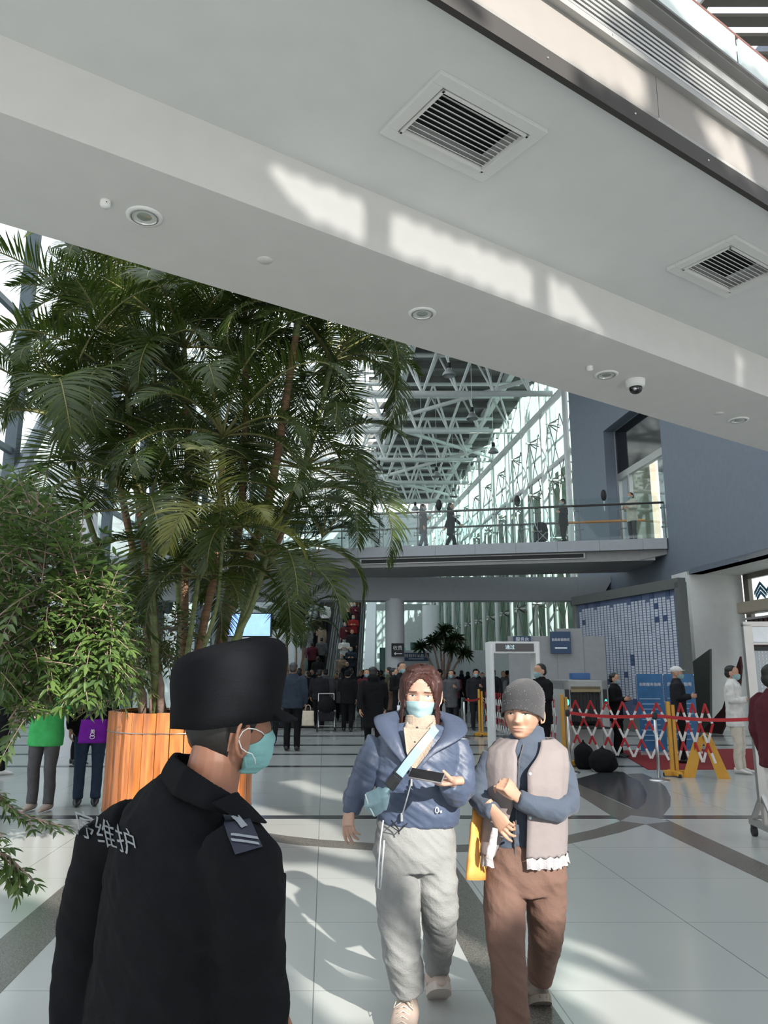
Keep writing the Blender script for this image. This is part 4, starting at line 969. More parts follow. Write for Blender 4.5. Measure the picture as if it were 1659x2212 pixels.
# ---- hand (wrist at origin, fingers towards -Z, palm towards +Y, thumb on side*X)
def hand_prims(k, T, curl=(.3, .35, .4, .45), side=1, thumb=(.7, .35, .3), spread=.06, s=1.0):
    T = T @ Matrix.Scale(s, 4); tr = lambda p: T @ Vector(p)
    upv = (T.to_3x3() @ Vector((1, 0, 0))).normalized()
    k.tube([tr(p) for p in ((0, 0, .05), (0, 0, .01), (0, 0, -.02), (0, 0, -.055), (0, 0, -.088))], [(.026 * s, .020 * s), (.026 * s, .018 * s), (.032 * s, .016 * s), (.040 * s, .015 * s), (.038 * s, .012 * s)], 14, up=upv)
    LN = [(.040, .024, .020), (.045, .028, .022), (.041, .026, .021), (.032, .020, .018)]; XS = (.029, .0095, -.010, -.028); RD = (.0088, .009, .0086, .0076)
    for i in range(4):
        p = Vector((side * XS[i], .0, -.078)); a = spread * (1.5 - i); d0 = Vector((side * math.sin(a), 0, -math.cos(a))); pts = [p + Vector((0, 0, .02)), p]; ang = 0; c = curl[i]
        for sgi, L in enumerate(LN[i]):
            ang += c * (1, 1.15, .8)[sgi]; d = d0 * math.cos(ang) + Vector((0, 1, 0)) * math.sin(ang); p = p + d * L; pts.append(p)
        r = RD[i] * s; k.tube([tr(q) for q in pts], [r, r * 1.02, r * .96, r * .88, r * .66], 10); k.ell(tr(pts[-1]), (r * .7, r * .7, r * .7), nu=8, nv=6)
    p = Vector((side * .022, .004, -.018)); a, b_, c = thumb; pts = [p]; d = Vector((side * math.sin(a), .35 * b_ + .25, -math.cos(a))).normalized()
    for L, t_ in ((.040, 0), (.032, b_), (.026, c)):
        d = (d + Vector((-side * .5 * t_, .5 * t_, -.3 * t_))).normalized(); p = p + d * L; pts.append(p)
    k.tube([tr(q) for q in pts], [.013 * s, .012 * s, .0098 * s, .007 * s], 10); k.ell(tr(pts[-1]), (.0072 * s,) * 3, nu=8, nv=6)
    return k
def frame_to(p, d, palm):
    """matrix whose -Z runs along d and +Y along palm"""
    z = -Vector(d).normalized(); y = Vector(palm); y = (y - z * y.dot(z)).normalized(); x = y.cross(z)
    m_ = Matrix((x, y, z)).transposed().to_4x4(); m_.translation = Vector(p); return m_
def shoe_mesh(L=.26, w_=.095, h=.09, boot=0.0):
    """toe towards -Y, heel at y=+.07, sole on z=0"""
    k = MB(); rg = []
    for i in range(13):
        t = i / 12; y = .07 - L * t; ww = w_ / 2 * (.72 + .34 * math.sin(math.pi * min(1, t * 1.08 + .05)) - (.35 * max(0, t - .8) / .2 if t > .8 else 0)); hh = (h * (1 - .0 * t) if t < .35 else h * (1 - .52 * min(1, (t - .35) / .4))) * (1 - .55 * max(0, t - .85) / .15)
        rg.append([Vector((ww * math.cos(a) * (1 if math.sin(a) > 0 else 1.02), y, .008 + max(0, hh * (.5 + .5 * math.sin(a)) ** .8 if math.sin(a) > -.99 else 0))) for a in [2 * math.pi * j / 14 for j in range(14)]])
    k.rings(rg, True)
    if boot: k.tube([(0, .02, .03), (0, .03, .10), (0, .03, .05 + boot)], [(.04, .045), (.045, .05), (.052, .055)], 14, up=(1, 0, 0))
    return k
def sole_mesh(L=.27, w_=.10, th=.028):
    k = MB(); P = []
    for i in range(24):
        a = 2 * math.pi * i / 24; y = -.058 - .0 + L / 2 * math.cos(a); ww = w_ / 2 * (1 - .12 * (1 if math.cos(a) > 0.2 else 0)); P.append(Vector((ww * math.sin(a) * (abs(math.sin(a)) ** -.25 if abs(math.sin(a)) > .05 else 1), y, 0)))
    k.prism(P, (0, 0, th)); return k
def skin(nm, c): return mat(nm, c, .5, var=.07, vscale=25, sss=.12, bump=.06, bscale=400)
M['skin'] = skin('skin_fair', (.42, .255, .19)); M['skin_tan'] = skin('skin_tanned', (.25, .115, .070)); M['skin_warm'] = skin('skin_warm', (.50, .275, .175))
M['eyewhite'] = mat('eye_white', (.55, .5, .46), .25, var=.05); M['mask'] = mat('surgical_mask_blue', (.27, .41, .43), .75, var=.05, bump=.15, bscale=250); M['maskloop'] = mat('mask_ear_loop', (.75, .78, .78), .7)
M['lip'] = mat('lip', (.40, .17, .13), .4); M['hair_black'] = mat('black_hair', (.008, .007, .006), .55, var=.5, vscale=8, stretch=(30, 30, 1)); M['hair_red'] = mat('reddish_brown_hair', (.045, .012, .008), .28, var=.8, vscale=5, stretch=(40, 40, 1), bump=.5, bscale=60)
M['hair_grey'] = mat('grey_black_hair', (.04, .037, .034), .5, var=.6, vscale=60)
M['white_shoe'] = mat('white_shoe', (.62, .60, .57), .6); M['black_shoe'] = mat('black_shoe', (.014, .014, .015), .4); M['beige_shoe'] = mat('beige_shoe', (.40, .32, .27), .6, var=.12)
# ---- crowd figure: root at the feet, facing -Y, about 1.68 m
def cloth(nm, c, rough=.9, var=.12): return mat(nm, c, rough, var=var, vscale=14, bump=.15, bscale=80, spec=.2)
CL = {k_: cloth('cloth_' + k_, c) for k_, c in dict(black=(.007, .007, .008), navy=(.012, .018, .036), charcoal=(.018, .018, .021), grey=(.09, .09, .095), maroon=(.085, .018, .025), brown=(.10, .06, .04), white=(.62, .61, .58), cream=(.55, .50, .42), red=(.25, .02, .02), blue=(.02, .07, .20), green=(.06, .42, .12), jeans=(.03, .05, .085), tan=(.28, .21, .15), olive=(.06, .065, .04), slate=(.028, .038, .055)).items()}
def crowd_proto(name, walk=0.0, arm=0, coat_len=.80, hair='short', hood=False, female=False):
    t = thing(name, 'x', 'person', (0, 0, -50)); k = MB(); wS = .19 if female else .215
    # body: head, neck, hands - one surface
    H = MB(); hm = head_mesh({}, 20, 18); T = Matrix.Translation((0, 0, 1.45)); hm.v = [tuple(T @ Vector(v)) for v in hm.v]
    sh = 1.39; hands = []
    for s in (-1, 1):
        sp = Vector((s * wS * .88, .01, sh))
        if arm == 0: e = sp + Vector((s * .06, .02 + s * walk * .25, -.28)); h_ = e + Vector((-s * .01, -.08 + s * walk * .45, -.23))
        elif arm == 1: e = sp + Vector((s * .05, -.02, -.27)); h_ = e + Vector((-s * .12, -.20, .03))
        else: e = sp + Vector((s * .05, .02, -.28)); h_ = e + (Vector((-.10, -.2, .08)) if s > 0 else Vector((.0, -.05, -.24)))
        hands.append((sp, e, h_, s))
    hm.tube([(0, .02, 1.2), (0, .02, 1.40), (0, .02, 1.47)], [(.12, .08), (.06, .055), (.05, .05)], 12, up=(1, 0, 0))
    for sp, e, h_, s in hands: hand_prims(hm, frame_to(h_, h_ - e, Vector((-s, .3, 0))), side=1 if s < 0 else -1, s=.95)
    for sp, e, h_, s in hands: hm.tube([sp + Vector((0, 0, -.05)), e, h_], [.035, .03, .024], 8)
    organic(hm, 'body', M['skin_warm'], t, .009, 2)
    # coat
    k = MB(); zb = coat_len; d = .13
    k.tube([(0, .015, zb), (0, .015, zb + .12), (0, .01, 1.02), (0, .01, 1.2), (0, .015, 1.34), (0, .018, 1.41), (0, .018, 1.47)], [(wS * .98, d * 1.08), (wS * .97, d * 1.05), (wS * .92, d), (wS * .98, d * 1.04), (wS * .97, d * .95), (wS * .55, d * .66), (.065, .065)], 20, up=(1, 0, 0))
    for sp, e, h_, s in hands: k.tube([sp + Vector((-s * .05, 0, .0)), sp + Vector((s * .015, 0, -.04)), e, e.lerp(h_, .5), e.lerp(h_, .97)], [.06, .072, .062, .055, .045], 12)
    if hood: k.ell((0, .07, 1.47), (.11, .08, .07))
    organic(k, 'coat', CL['black'], t, .014, 5, folds(.007, 7, 9, 1))
    # trousers
    k = MB(); feet = []
    k.tube([(0, .01, .98), (0, .01, .88), (0, .01, .80)], [(wS * .80, .115), (wS * .86, .125), (wS * .75, .11)], 16, up=(1, 0, 0))
    for s in (-1, 1):
        st = s * walk; ft = Vector((s * .10, st * -.42, .07 + (.05 if st < -.2 else 0))); kn = Vector((s * .10, st * -.12 - .02, .47)); feet.append((ft, st))
        k.tube([(s * .085, .01, .86), (s * .095, .0, .7), kn, ft.lerp(kn, .45) + Vector((0, .02, 0)), ft], [.095, .088, .068, .062, .058], 12)
    organic(k, 'trousers', CL['charcoal'], t, .014, 4, folds(.006, 8, 6, 2))
    for ft, st in feet:
        k = shoe_mesh(); Mx = Matrix.Translation((ft.x, ft.y, ft.z - .07)) @ Matrix.Rotation(-.35 if st < -.2 else 0, 4, 'X'); k.v = [tuple(Mx @ Vector(v)) for v in k.v]; me = k.mesh('shoe', True); me.materials.append(M['black_shoe']); link('shoe', me, t)
    k = MB(); hb = Vector((0, .018, 1.45))
    if hair == 'short': k.ell(hb + Vector((0, .002, .160)), (.085, .101, .076)); k.ell(hb + Vector((0, .03, .10)), (.078, .078, .075))
    if hair == 'long': k.ell(hb + Vector((0, .0, .145)), (.088, .105, .092)); k.ell(hb + Vector((0, .04, .06)), (.092, .072, .13)); k.ell(hb + Vector((0, .06, -.02)), (.08, .05, .11))
    if hair == 'cap': k.ell(hb + Vector((0, -.01, .165)), (.088, .108, .072)); k.box(hb + Vector((0, -.125, .155)), (.12, .09, .012))
    if hair == 'hat': k.ell(hb + Vector((0, .0, .16)), (.092, .108, .085)); k.ell(hb + Vector((0, .02, .10)), (.088, .09, .06))
    organic(k, 'hair' if hair in ('short', 'long') else 'cap', M['hair_black'] if hair in ('short', 'long') else CL['black'], t, .011, 3)
    if arm: mask_part({}, t, T, M['mask'])
    return t
PROTO = {'stand': crowd_proto('person', 0, 0), 'walk': crowd_proto('person', .7, 0), 'hold': crowd_proto('person', 0, 1, .72), 'fem': crowd_proto('person', .3, 2, .62, 'long', True, True), 'cap': crowd_proto('person', 0, 1, .78, 'cap'), 'long': crowd_proto('person', .4, 0, .55, 'short', True), 'hat': crowd_proto('person', .2, 2, .75, 'hat')}
USED = set()
def put_person(kind, loc, rz, label, coat='black', tr='charcoal', hair=None, scale=1.0, group=None, shoe=None, mask=None, cap=None):
    pr = PROTO[kind]; mats = {'coat': CL[coat], 'trousers': CL[tr]}
    if hair: mats['hair'] = M[hair]
    if shoe: mats['shoe'] = M[shoe]
    if cap: mats['cap'] = CL[cap]
    o = dup(pr, loc, rz, label, group, mats, scale); o['category'] = 'person'; return o
def gp_(px, Y, z=0.0): p = atY(px, 1455, Y); return Vector((p.x, Y, z))
rc = random.Random(99)
GA = 'packed crowd queueing far back under the bridge'
# packed crowd: three ranks across the hall
n = 0
COATS = ['black', 'black', 'charcoal', 'navy', 'black', 'slate', 'brown', 'maroon', 'charcoal', 'olive', 'grey', 'black']
for Y, x0, x1, dx in ((22.5, 600, 1240, 44), (26.0, 590, 1250, 34), (30, 600, 1250, 31), (33.5, 620, 1160, 28)):
    px = x0
    while px < x1:
        if not (860 < px < 905 and Y < 24) and not (Y < 24 and 690 < px < 735) and not (Y > 32 and 820 < px < 880):
            side = 'left' if px < 850 else 'right'
            put_person(rc.choice(['stand', 'walk', 'hold', 'fem', 'cap', 'long', 'hat']), gp_(px + rc.uniform(-9, 9), Y + rc.uniform(-1, 1)), rc.choice([0, math.pi, math.pi, rc.uniform(0, 6.28)]),
                       'dark clad person in the packed far crowd %s of the thick round column' % side, rc.choice(COATS), rc.choice(['black', 'charcoal', 'jeans', 'black']), scale=rc.uniform(.93, 1.04), group=GA + ' ' + side + ' of the column')
        px += dx * rc.uniform(.8, 1.25)
# riders
RG = 'riders on the two escalators'
def rider(x, f, kind, rz, coat, lb, dxx=0.0): put_person(kind, Vector((x + dxx, 35.5 + 10.4 * f, 6.0 * f + .05)), rz, lb, coat, 'black', group=RG)
for f, dxx, kd, c in ((.10, .2, 'stand', 'charcoal'), (.22, -.2, 'walk', 'maroon'), (.26, .22, 'stand', 'grey'), (.38, .1, 'fem', 'tan'), (.46, -.2, 'stand', 'brown'), (.60, .12, 'stand', 'white')):
    rider(-3.28, f, kd, math.pi, c, 'rider in %s top on the left escalator, %s' % (c, 'near its foot' if f < .3 else 'higher up'), dxx)
for f, dxx, kd, c in ((.06, .1, 'stand', 'black'), (.12, -.2, 'fem', 'tan'), (.18, .22, 'hold', 'slate'), (.26, -.15, 'cap', 'white'), (.33, .2, 'stand', 'charcoal'), (.40, -.2, 'fem', 'maroon'), (.47, .2, 'hold', 'red'), (.54, -.1, 'stand', 'black'), (.60, .2, 'fem', 'maroon'), (.66, -.2, 'hold', 'cream'), (.73, .15, 'stand', 'brown')):
    rider(-1.80, f, kd, 0, c, 'descending rider in %s top on the right escalator, %s' % (c, 'low down' if f < .3 else ('halfway' if f < .5 else 'near the top')), dxx)
# singled-out people in the middle distance
put_person('stand', gp_(634, 16.4), math.pi - .1, 'man seen from behind in a slate blue jacket, holding a cream bag', 'slate', 'black', 'hair_grey', 1.06)
put_person('walk', gp_(757, 25), math.pi, 'person in black walking away with a white paper at the side', 'black', 'black', None, 1.03)
put_person('long', gp_(806, 15.2), math.pi, 'person in a long black hooded coat seen from behind, next to the woman in blue', 'black', 'black', None, 1.0)
put_person('hold', gp_(868, 17.5), .5, 'tall man with glasses and white mask facing the camera behind the woman in blue', 'black', 'black', None, 1.07)
put_person('hold', gp_(852, 18.4), 1.2, 'person in dark brown jacket reading a paper behind the woman in blue', 'brown', 'black', None, 1.0)
put_person('stand', gp_(690, 23), math.pi, 'person in dark jacket pushing the black stroller', 'charcoal', 'black', None, 1.0)
put_person('walk', gp_(590, 17.6), math.pi, 'person in dark clothes half hidden by the man in black, beside the wooden planter', 'black', 'black', None, 1.0)
put_person('hold', gp_(1166, 13.2), -1.1, 'man in black standing in profile beside the scanner, behind the woman with the beanie', 'black', 'black', None, 1.02)
put_person('hold', gp_(1327, 15.2), 1.0, 'guard in black cap bending behind the red and white barrier', 'black', 'black', None, .93)
put_person('cap', gp_(1462, 14.2), 1.2, 'person with a white cap and dark coat behind the barrier', 'charcoal', 'black', None, 1.0, cap='white')
put_person('hold', Vector((atY(1582, 1455, 12.8).x, 12.8, 0)), .9, 'person in white clothes at the entrance beside the display stand', 'white', 'cream', None, 1.0, shoe='white_shoe')
# bridge walkers
def bp_(px, o=1.4): 
    r_ = ray(px, 1150); kk = (BA + BN * o - CAM).dot(BN) / r_.dot(BN); p = CAM + r_ * kk; return Vector((p.x, p.y, 5.61))
put_person('fem', bp_(915), 1.45, 'walker with long dark hair on the bridge, leftmost', 'black', 'jeans')
put_person('long', bp_(975), 1.4, 'walker in cap and dark coat on the bridge, second from left', 'black', 'black', None, 1.0)
put_person('hat', bp_(1218), -1.4, 'walker pushing a stroller on the bridge', 'black', 'black', None, .98)
put_person('hold', bp_(1367, 1.0), -1.2, 'woman in cream coat standing on the bridge near the glass door', 'cream', 'grey', None, 1.0)
# left pair by the planter
GJ = put_person('hold', gp_(110, 9.4), -.1, 'person in bright green jacket and grey trousers beside the wooden planter', 'green', 'grey', None, 1.0, shoe='beige_shoe')
PB = put_person('stand', gp_(207, 9.8), .3, 'person in dark clothes with a purple tote bag between the green jacket and the planter', 'black', 'jeans', None, 1.0)
for i, (px, Y, lb) in enumerate(((20, 12.6, 'person in white shoes sitting at the far left edge behind the leafy tree'), (178, 14, 'person in black standing behind the purple bag carrier'))):
    put_person('stand', gp_(px, Y), 2.2, lb, 'black', 'black', shoe='white_shoe' if i == 0 else None)
# maroon vest at right edge
put_person('stand', Vector((atY(1672, 1455, 6.75).x, 6.75, 0)), 1.9, 'person in maroon puffer jacket and white trousers cut by the right edge', 'maroon', 'white', None, .97)
for p_ in PROTO.values():
    for c in list(p_.children_recursive): bpy.data.objects.remove(c)
    bpy.data.objects.remove(p_)
# ---- things they carry or push
def tote(name, label, c, p, w_, h, mt, d=.05, rz=0.0, strap=.2, cat='bag'):
    t = thing(name, label, cat, p, rz); k = MB(); rg = []
    for i in range(9):
        v = i / 8; ww = w_ * (1.0 - .12 * v); dd = d * (1 - .6 * v) ; ring = []
        for j in range(16):
            a = 2 * math.pi * j / 16; ring.append(Vector((ww / 2 * math.copysign(abs(math.cos(a)) ** .35, math.cos(a)) + .01 * noise.noise(Vector((v * 4, a, 0))), dd / 2 * math.sin(a) + .01 * noise.noise(Vector((a * 2, v * 5, 3))), h * v)))
        rg.append(ring)
    k.rings(rg, True); k.build('body', mt, t, smooth=True)
    if strap:
        for s in (-1, 1):
            k = MB(); k.tube([(-w_ * .22, s * .01, h * .97), (-w_ * .15, s * .01, h + strap * .8), (0, s * .005, h + strap), (w_ * .15, s * .01, h + strap * .8), (w_ * .22, s * .01, h * .97)], .006, 6); k.build('handle', mt, t, smooth=True)
    return t
M['purple'] = cloth('purple_felt', (.16, .015, .30)); M['creambag'] = cloth('cream_canvas', (.55, .48, .38))
pt = tote('tote_bag', 'purple tote bag with a small white rabbit outline, held beside the wooden planter', None, atY(200, 1605, 9.45), .34, .27, M['purple'], .08, .15, .14)
k = MB()
def ring2(cx, cz, rx, rz_, th=.004): k.tube([(cx + rx * math.cos(2 * math.pi * i / 16), -.046, cz + rz_ * math.sin(2 * math.pi * i / 16)) for i in range(17)], th, 4)
ring2(0, .10, .022, .018); ring2(-.010, .135, .007, .020); ring2(.012, .135, .007, .020); ring2(0, .07, .026, .02)
k.build('printed_outline', M['sign_white'], pt)
tote('carrier_bag', 'cream cloth carrier bag hanging from the hand of the man in slate blue', None, atY(665, 1568, 16.3), .26, .30, M['creambag'], .10, 0, .12)
tote('paper_bag', 'white paper bag carried by the man with glasses behind the woman in blue', None, atY(863, 1560, 17.2), .12, .35, M['sign_white'], .08, 0, .1)
def stroller(loc, rz, label, s=1.0):
    t = thing('stroller', label, 'stroller', loc, rz); t.scale = (s, s, s)
    k = MB(); k.lathe([(.001, 0), (.24, .02), (.26, .18), (.22, .34), (.12, .44), (.001, .47)], n=18); k.v = [(x, y, z + .48) for x, y, z in k.v]; k.build('canopy', CL['black'], t, smooth=True)
    k = MB(); k.box((0, .0, .40), (.42, .40, .26), taper=1.1); k.build('seat', CL['charcoal'], t, bevel=.03)
    k = MB(); k.box((0, .27, .62), (.30, .02, .05)); k.build('reflective_strip', mat('yellow_strip', (.45, .42, .15), .5), t)
    k = MB()
    for sx in (-.22, .22): k.tube([(sx, .30, 1.0), (sx, .15, .6), (sx, -.30, .12)], .014, 6); k.tube([(sx, -.15, .55), (sx, .28, .12)], .014, 6)
    k.tube([(-.22, .30, 1.0), (.22, .30, 1.0)], .018, 6); k.tube([(-.22, .28, .12), (.22, .28, .12)], .012, 6); k.build('frame', M['steel'], t)
    for sx in (-.25, .25):
        for sy in (-.30, .28):
            k = MB(); k.tube([(sx + .025 * 0 + .02 * 0, sy + .085 * math.cos(a), .10 + .085 * math.sin(a)) for a in [2 * math.pi * i / 20 for i in range(21)]], .017, 8); w2 = k.build('wheel', M['black'], t, smooth=True)
            k = MB()
            for a in range(5): k.tube([(sx, sy, .10), (sx, sy + .08 * math.cos(a * 1.257), .10 + .08 * math.sin(a * 1.257))], .006, 4)
            k.build('spokes', M['steel'], w2)
stroller(gp_(706, 22.0), 0.1, 'black stroller seen from behind in the middle of the hall', 1.0)
q = bp_(1168); stroller(q, -1.55 + math.pi, 'dark stroller pushed along the far bridge', .95)
# ================================================================== THE THREE MAIN FIGURES
def A(px, py, Y): return atY(px, py, Y)
def tf(mb, T): mb.v = [tuple(T @ Vector(v)) for v in mb.v]; return mb
def head_T(p, yaw, pitch=0.0, roll=0.0, s=1.0):
    """p = chin point; yaw 0 looks at -Y, positive turns the face to +X"""
    return Matrix.Translation(p) @ Matrix.Rotation(yaw, 4, 'Z') @ Matrix.Rotation(roll, 4, 'Y') @ Matrix.Rotation(pitch, 4, 'X') @ Matrix.Scale(s, 4)
def meshpart(k, nm, mt, par, sm=True): me = k.mesh(nm, sm); me.materials.append(mt); return link(nm, me, par)
def torso(k, secs, n=28, up=(1, 0, 0)): k.tube([s[0] for s in secs], [s[1] for s in secs], n, up=up)
# ------------------------------------------------------------ woman in blue
def woman_blue():
    Y = 3.74; root = Vector((A(900, 2000, Y).x, Y, 0)); t = thing('person', 'woman in a surgical mask, blue jacket and pale grey trousers, looking at a phone', 'person', root)
    r0 = lambda px, py, y=Y: A(px, py, y) - root
    F = {'frown': -.004}; ch = r0(908, 1556, Y - .02); HT = head_T(ch + Vector((0, .09, 0)), -.05, .10, .05, 1.09) @ Matrix.Diagonal((1.06, 1, 1, 1))
    k = tf(head_mesh(F), HT)
    # arms under the sleeves and the hands
    lw, lh = r0(755, 1742, Y - .02), r0(745, 1790, Y - .05)
    hand_prims(k, frame_to(lw, r0(750, 1800, Y - .06) - lw, Vector((.75, .75, 0))), (.25, .35, .45, .5), -1, (.3, .3, .3), .05, .98)
    k.tube([r0(815, 1620), r0(784, 1690), lw], [.026, .024, .024], 10)
    rw = r0(978, 1688, Y - .22); ph = r0(925, 1685, Y - .36)
    T = frame_to(rw, r0(915, 1695, Y - .32) - rw, Vector((0, -.15, 1))); hand_prims(k, T, (.30, .35, .4, .5), -1, (.5, .7, .5), .08, .98)
    k.tube([r0(988, 1630), r0(992, 1705), rw], [.026, .026, .024], 10)
    k.tube([r0(908, 1640), r0(908, 1600), r0(908, 1560, Y + .02)], [.07, .06, .056], 14)
    organic(k, 'body', M['skin'], t, .0032, 2, sfac=.35)
    face_parts(F, t, HT, M['skin'], mat('brow_brown', (.10, .045, .03), .7), M['lip'], lips=False)
    mask_part(F, t, HT, M['mask'], z0=-.008, z1=.092, half=.067)
    # hair: centre parted bob as one shell with a modelled fringe line
    k = MB(); nz, nph = 54, 96; rg = []
    for i in range(nz + 1):
        v = i / nz; z = -.03 + (.238 + .03) * (v if v < .85 else .85 + .15 * math.sin((v - .85) / .15 * math.pi / 2)); ring = []
        zz = max(.002, min(z, .2245)) ; w_, f, b = interp(max(zz, .06), HZ, HW), interp(max(zz, .08), HZ, HF), interp(max(zz, .07), HZ, HB)
        if z > .213: s_ = max(0.02, math.sqrt(max(0, 1 - ((z - .19) / .05) ** 2))); w_, f, b = .062 * s_, .074 * s_, .085 * s_
        fl_ = 1 + .16 * max(0, (.10 - z) / .13)
        for j in range(nph):
            a = 2 * math.pi * j / nph; sx_, c = math.sin(a), math.cos(a)
            x = (w_ + .013) * fl_ * sx_; y = (-(f + .011) if c > 0 else (b + .016) * fl_) * abs(c) ** .9
            wav = .0035 * noise.noise(Vector((a * 9, z * 9, 1))) + .0018 * math.sin(a * 40 + z * 30)
            part = .003 * gs(x, .006) * (1 if c > -.2 else 0) * (1 if z > .15 else 0)
            ring.append(Vector((x * (1 + wav * 8), y * (1 + wav * 8), z - part)))
        rg.append(ring)
    for i in range(nz):
        zc = (rg[i][0].z + rg[i + 1][0].z) / 2
        for j in range(nph):
            a = 2 * math.pi * (j + .5) / nph; a = a if a < math.pi else a - 2 * math.pi; aa = abs(a)
            lim = .188 - .122 * (aa / .95) ** 1.7 if aa < .95 else -1
            if aa < .82 and zc < lim + .045 * (aa < .001): continue
            if aa < 1.12 and zc < .055 + .0 * aa and aa < .98: continue
            o = len(k.v); k.v += [tuple(rg[i][j]), tuple(rg[i][(j + 1) % nph]), tuple(rg[i + 1][(j + 1) % nph]), tuple(rg[i + 1][j])]; k.f.append((o, o + 1, o + 2, o + 3)); k.mi.append(0)
    bm = bmesh.new(); me = k.mesh('h'); bm.from_mesh(me); bmesh.ops.remove_doubles(bm, verts=bm.verts, dist=1e-5); bmesh.ops.recalc_face_normals(bm, faces=bm.faces); bmesh.ops.smooth_vert(bm, verts=bm.verts, factor=.35)
    bm.to_mesh(me); bm.free(); me.transform(HT); me.shade_smooth(); me.materials.append(M['hair_red']); me.name = 'hair'; o = link('hair', me, t); sm = o.modifiers.new('s', 'SOLIDIFY'); sm.thickness = .006; sm.offset = -1
    k = MB(); rh = random.Random(3)
    for s in (-1, 1):
        for i in range(26):
            a0 = rh.uniform(.04, .7); x = s * (.004 + a0 * .05); z0 = .212 - a0 * .03
            pts = []
            for q in range(8):
                u = q / 7; xx = s * (abs(x) + (.084 + rh.uniform(-.003, .003) - abs(x)) * u ** .6); zc = z0 - (z0 - (.03 - rh.uniform(0, .03))) * u ** 1.15
                yf = front(min(abs(xx), .07), max(min(zc, .21), .02), F, True) * (1 - .55 * u ** 2.2) + .012; pts.append(HT @ Vector((xx, -yf, zc)))
            k.tube(pts, [(.0012 + .004 * math.sin(math.pi * min(q / 7 + .15, 1)), .0015) for q in range(8)], 6)
    meshpart(k, 'hair_strands', M['hair_red'], t)
    # knitted collar shirt
    M['knit'] = mat('beige_knit', (.34, .275, .215), .9, var=.08, vscale=30, bump=.6, bscale=120)
    k = MB(); k.tube([r0(905, 1655, Y - .08), r0(907, 1610, Y - .06), r0(908, 1585, Y - .01), r0(908, 1560, Y + .015), r0(908, 1546, Y + .02)], [(.09, .05), (.085, .07), (.078, .076), (.074, .072), (.070, .068)], 24, up=(1, 0, 0))
    for s in (-1, 1):  # collar points
        k.prism([r0(908 + s * 3, 1585, Y - .115), r0(908 + s * 30, 1557, Y - .07), r0(908 + s * 37, 1580, Y - .08), r0(908 + s * 24, 1597, Y - .115)], (0, .02, 0))
    kn = organic(k, 'knit_shirt', M['knit'], t, .005, 3, lambda p: .0012 * math.sin(p.z * 520))
    k = MB(); k.ell(r0(901, 1568 + 4, Y - .125), (.0055, .003, .0055)); k.ell(r0(896, 1603, Y - .138), (.005, .003, .005)); k.build('button', M['black'], kn, smooth=True)
    # jacket
    M['bluejk'] = mat('blue_nylon', (.050, .070, .118), .5, var=.08, vscale=6, bump=.2, bscale=30, sheen=.08); M['bluedk'] = mat('navy_lining', (.02, .028, .055), .5)
    k = MB()
    torso(k, [(r0(902, 1778, Y + .0), (.185, .125)), (r0(903, 1745, Y), (.190, .138)), (r0(905, 1690, Y), (.195, .140)), (r0(906, 1640, Y), (.200, .135)), (r0(907, 1600, Y + .01), (.195, .115)), (r0(908, 1575, Y + .03), (.135, .085))])
    sl = [r0(822, 1600, Y + .02), r0(802, 1640, Y + .01), r0(784, 1685, Y + .02), r0(766, 1722, Y), r0(757, 1758, Y - .02)]; k.tube(sl, [.060, .064, .058, .052, .034], 18)
    sr = [r0(985, 1602, Y + .02), r0(994, 1650, Y), r0(993, 1703, Y - .04), r0(985, 1712, Y - .12), r0(968, 1694, Y - .20)]; k.tube(sr, [.060, .066, .070, .060, .040], 18)
    jk = organic(k, 'jacket', M['bluejk'], t, .006, 5, lambda p: folds(.0065, 11, 6, 4, 1.6)(p) + folds(.0035, 26, 10, 9, 1.4)(p))
    # wide flat hood collar lying open on the shoulders
    inn = [(893, 1668, -.152), (876, 1632, -.140), (866, 1596, -.105), (862, 1568, -.03), (868, 1548, .05), (908, 1540, .09), (948, 1550, .05), (956, 1572, -.03), (945, 1600, -.10), (918, 1636, -.140), (897, 1668, -.152)]
    out = [(889, 1672, -.160), (858, 1636, -.150), (830, 1600, -.122), (808, 1560, -.03), (822, 1543, .07), (908, 1532, .15), (990, 1548, .09), (1010, 1578, -.03), (988, 1600, -.112), (935, 1632, -.150), (899, 1672, -.160)]
    def rs(P, n=60):
        o = []
        for q in range(n + 1):
            f = q / n * (len(P) - 1); i = min(int(f), len(P) - 2); u = f - i; p0, p1, p2, p3 = P[max(i - 1, 0)], P[i], P[i + 1], P[min(i + 2, len(P) - 1)]
            o.append([.5 * (2 * p1[c] + (p2[c] - p0[c]) * u + (2 * p0[c] - 5 * p1[c] + 4 * p2[c] - p3[c]) * u * u + (3 * p1[c] - p0[c] - 3 * p2[c] + p3[c]) * u ** 3) for c in range(3)])
        return o
    I2, O2 = rs(inn), rs(out); nv = 9; P = []
    for a, b_ in zip(I2, O2):
        pa, pb = r0(a[0], a[1], Y + a[2]), r0(b_[0], b_[1], Y + b_[2])
        for q in range(nv + 1):
            u = q / nv; p = pa.lerp(pb, u) + Vector((0, -.006, .014)) * math.sin(math.pi * u ** .8) + Vector((0, -.004, 0)) * noise.noise(pa * 30 + Vector((u * 2, 0, 0))); P.append(p)
    k = MB(); k.add(P, [(i * (nv + 1) + q, (i + 1) * (nv + 1) + q, (i + 1) * (nv + 1) + q + 1, i * (nv + 1) + q + 1) for i in range(60) for q in range(nv)])
    hd = meshpart(k, 'hood', mat('slate_hood_nylon', (.055, .072, .115), .5, bump=.2), t); sm = hd.modifiers.new('s', 'SOLIDIFY'); sm.thickness = .008
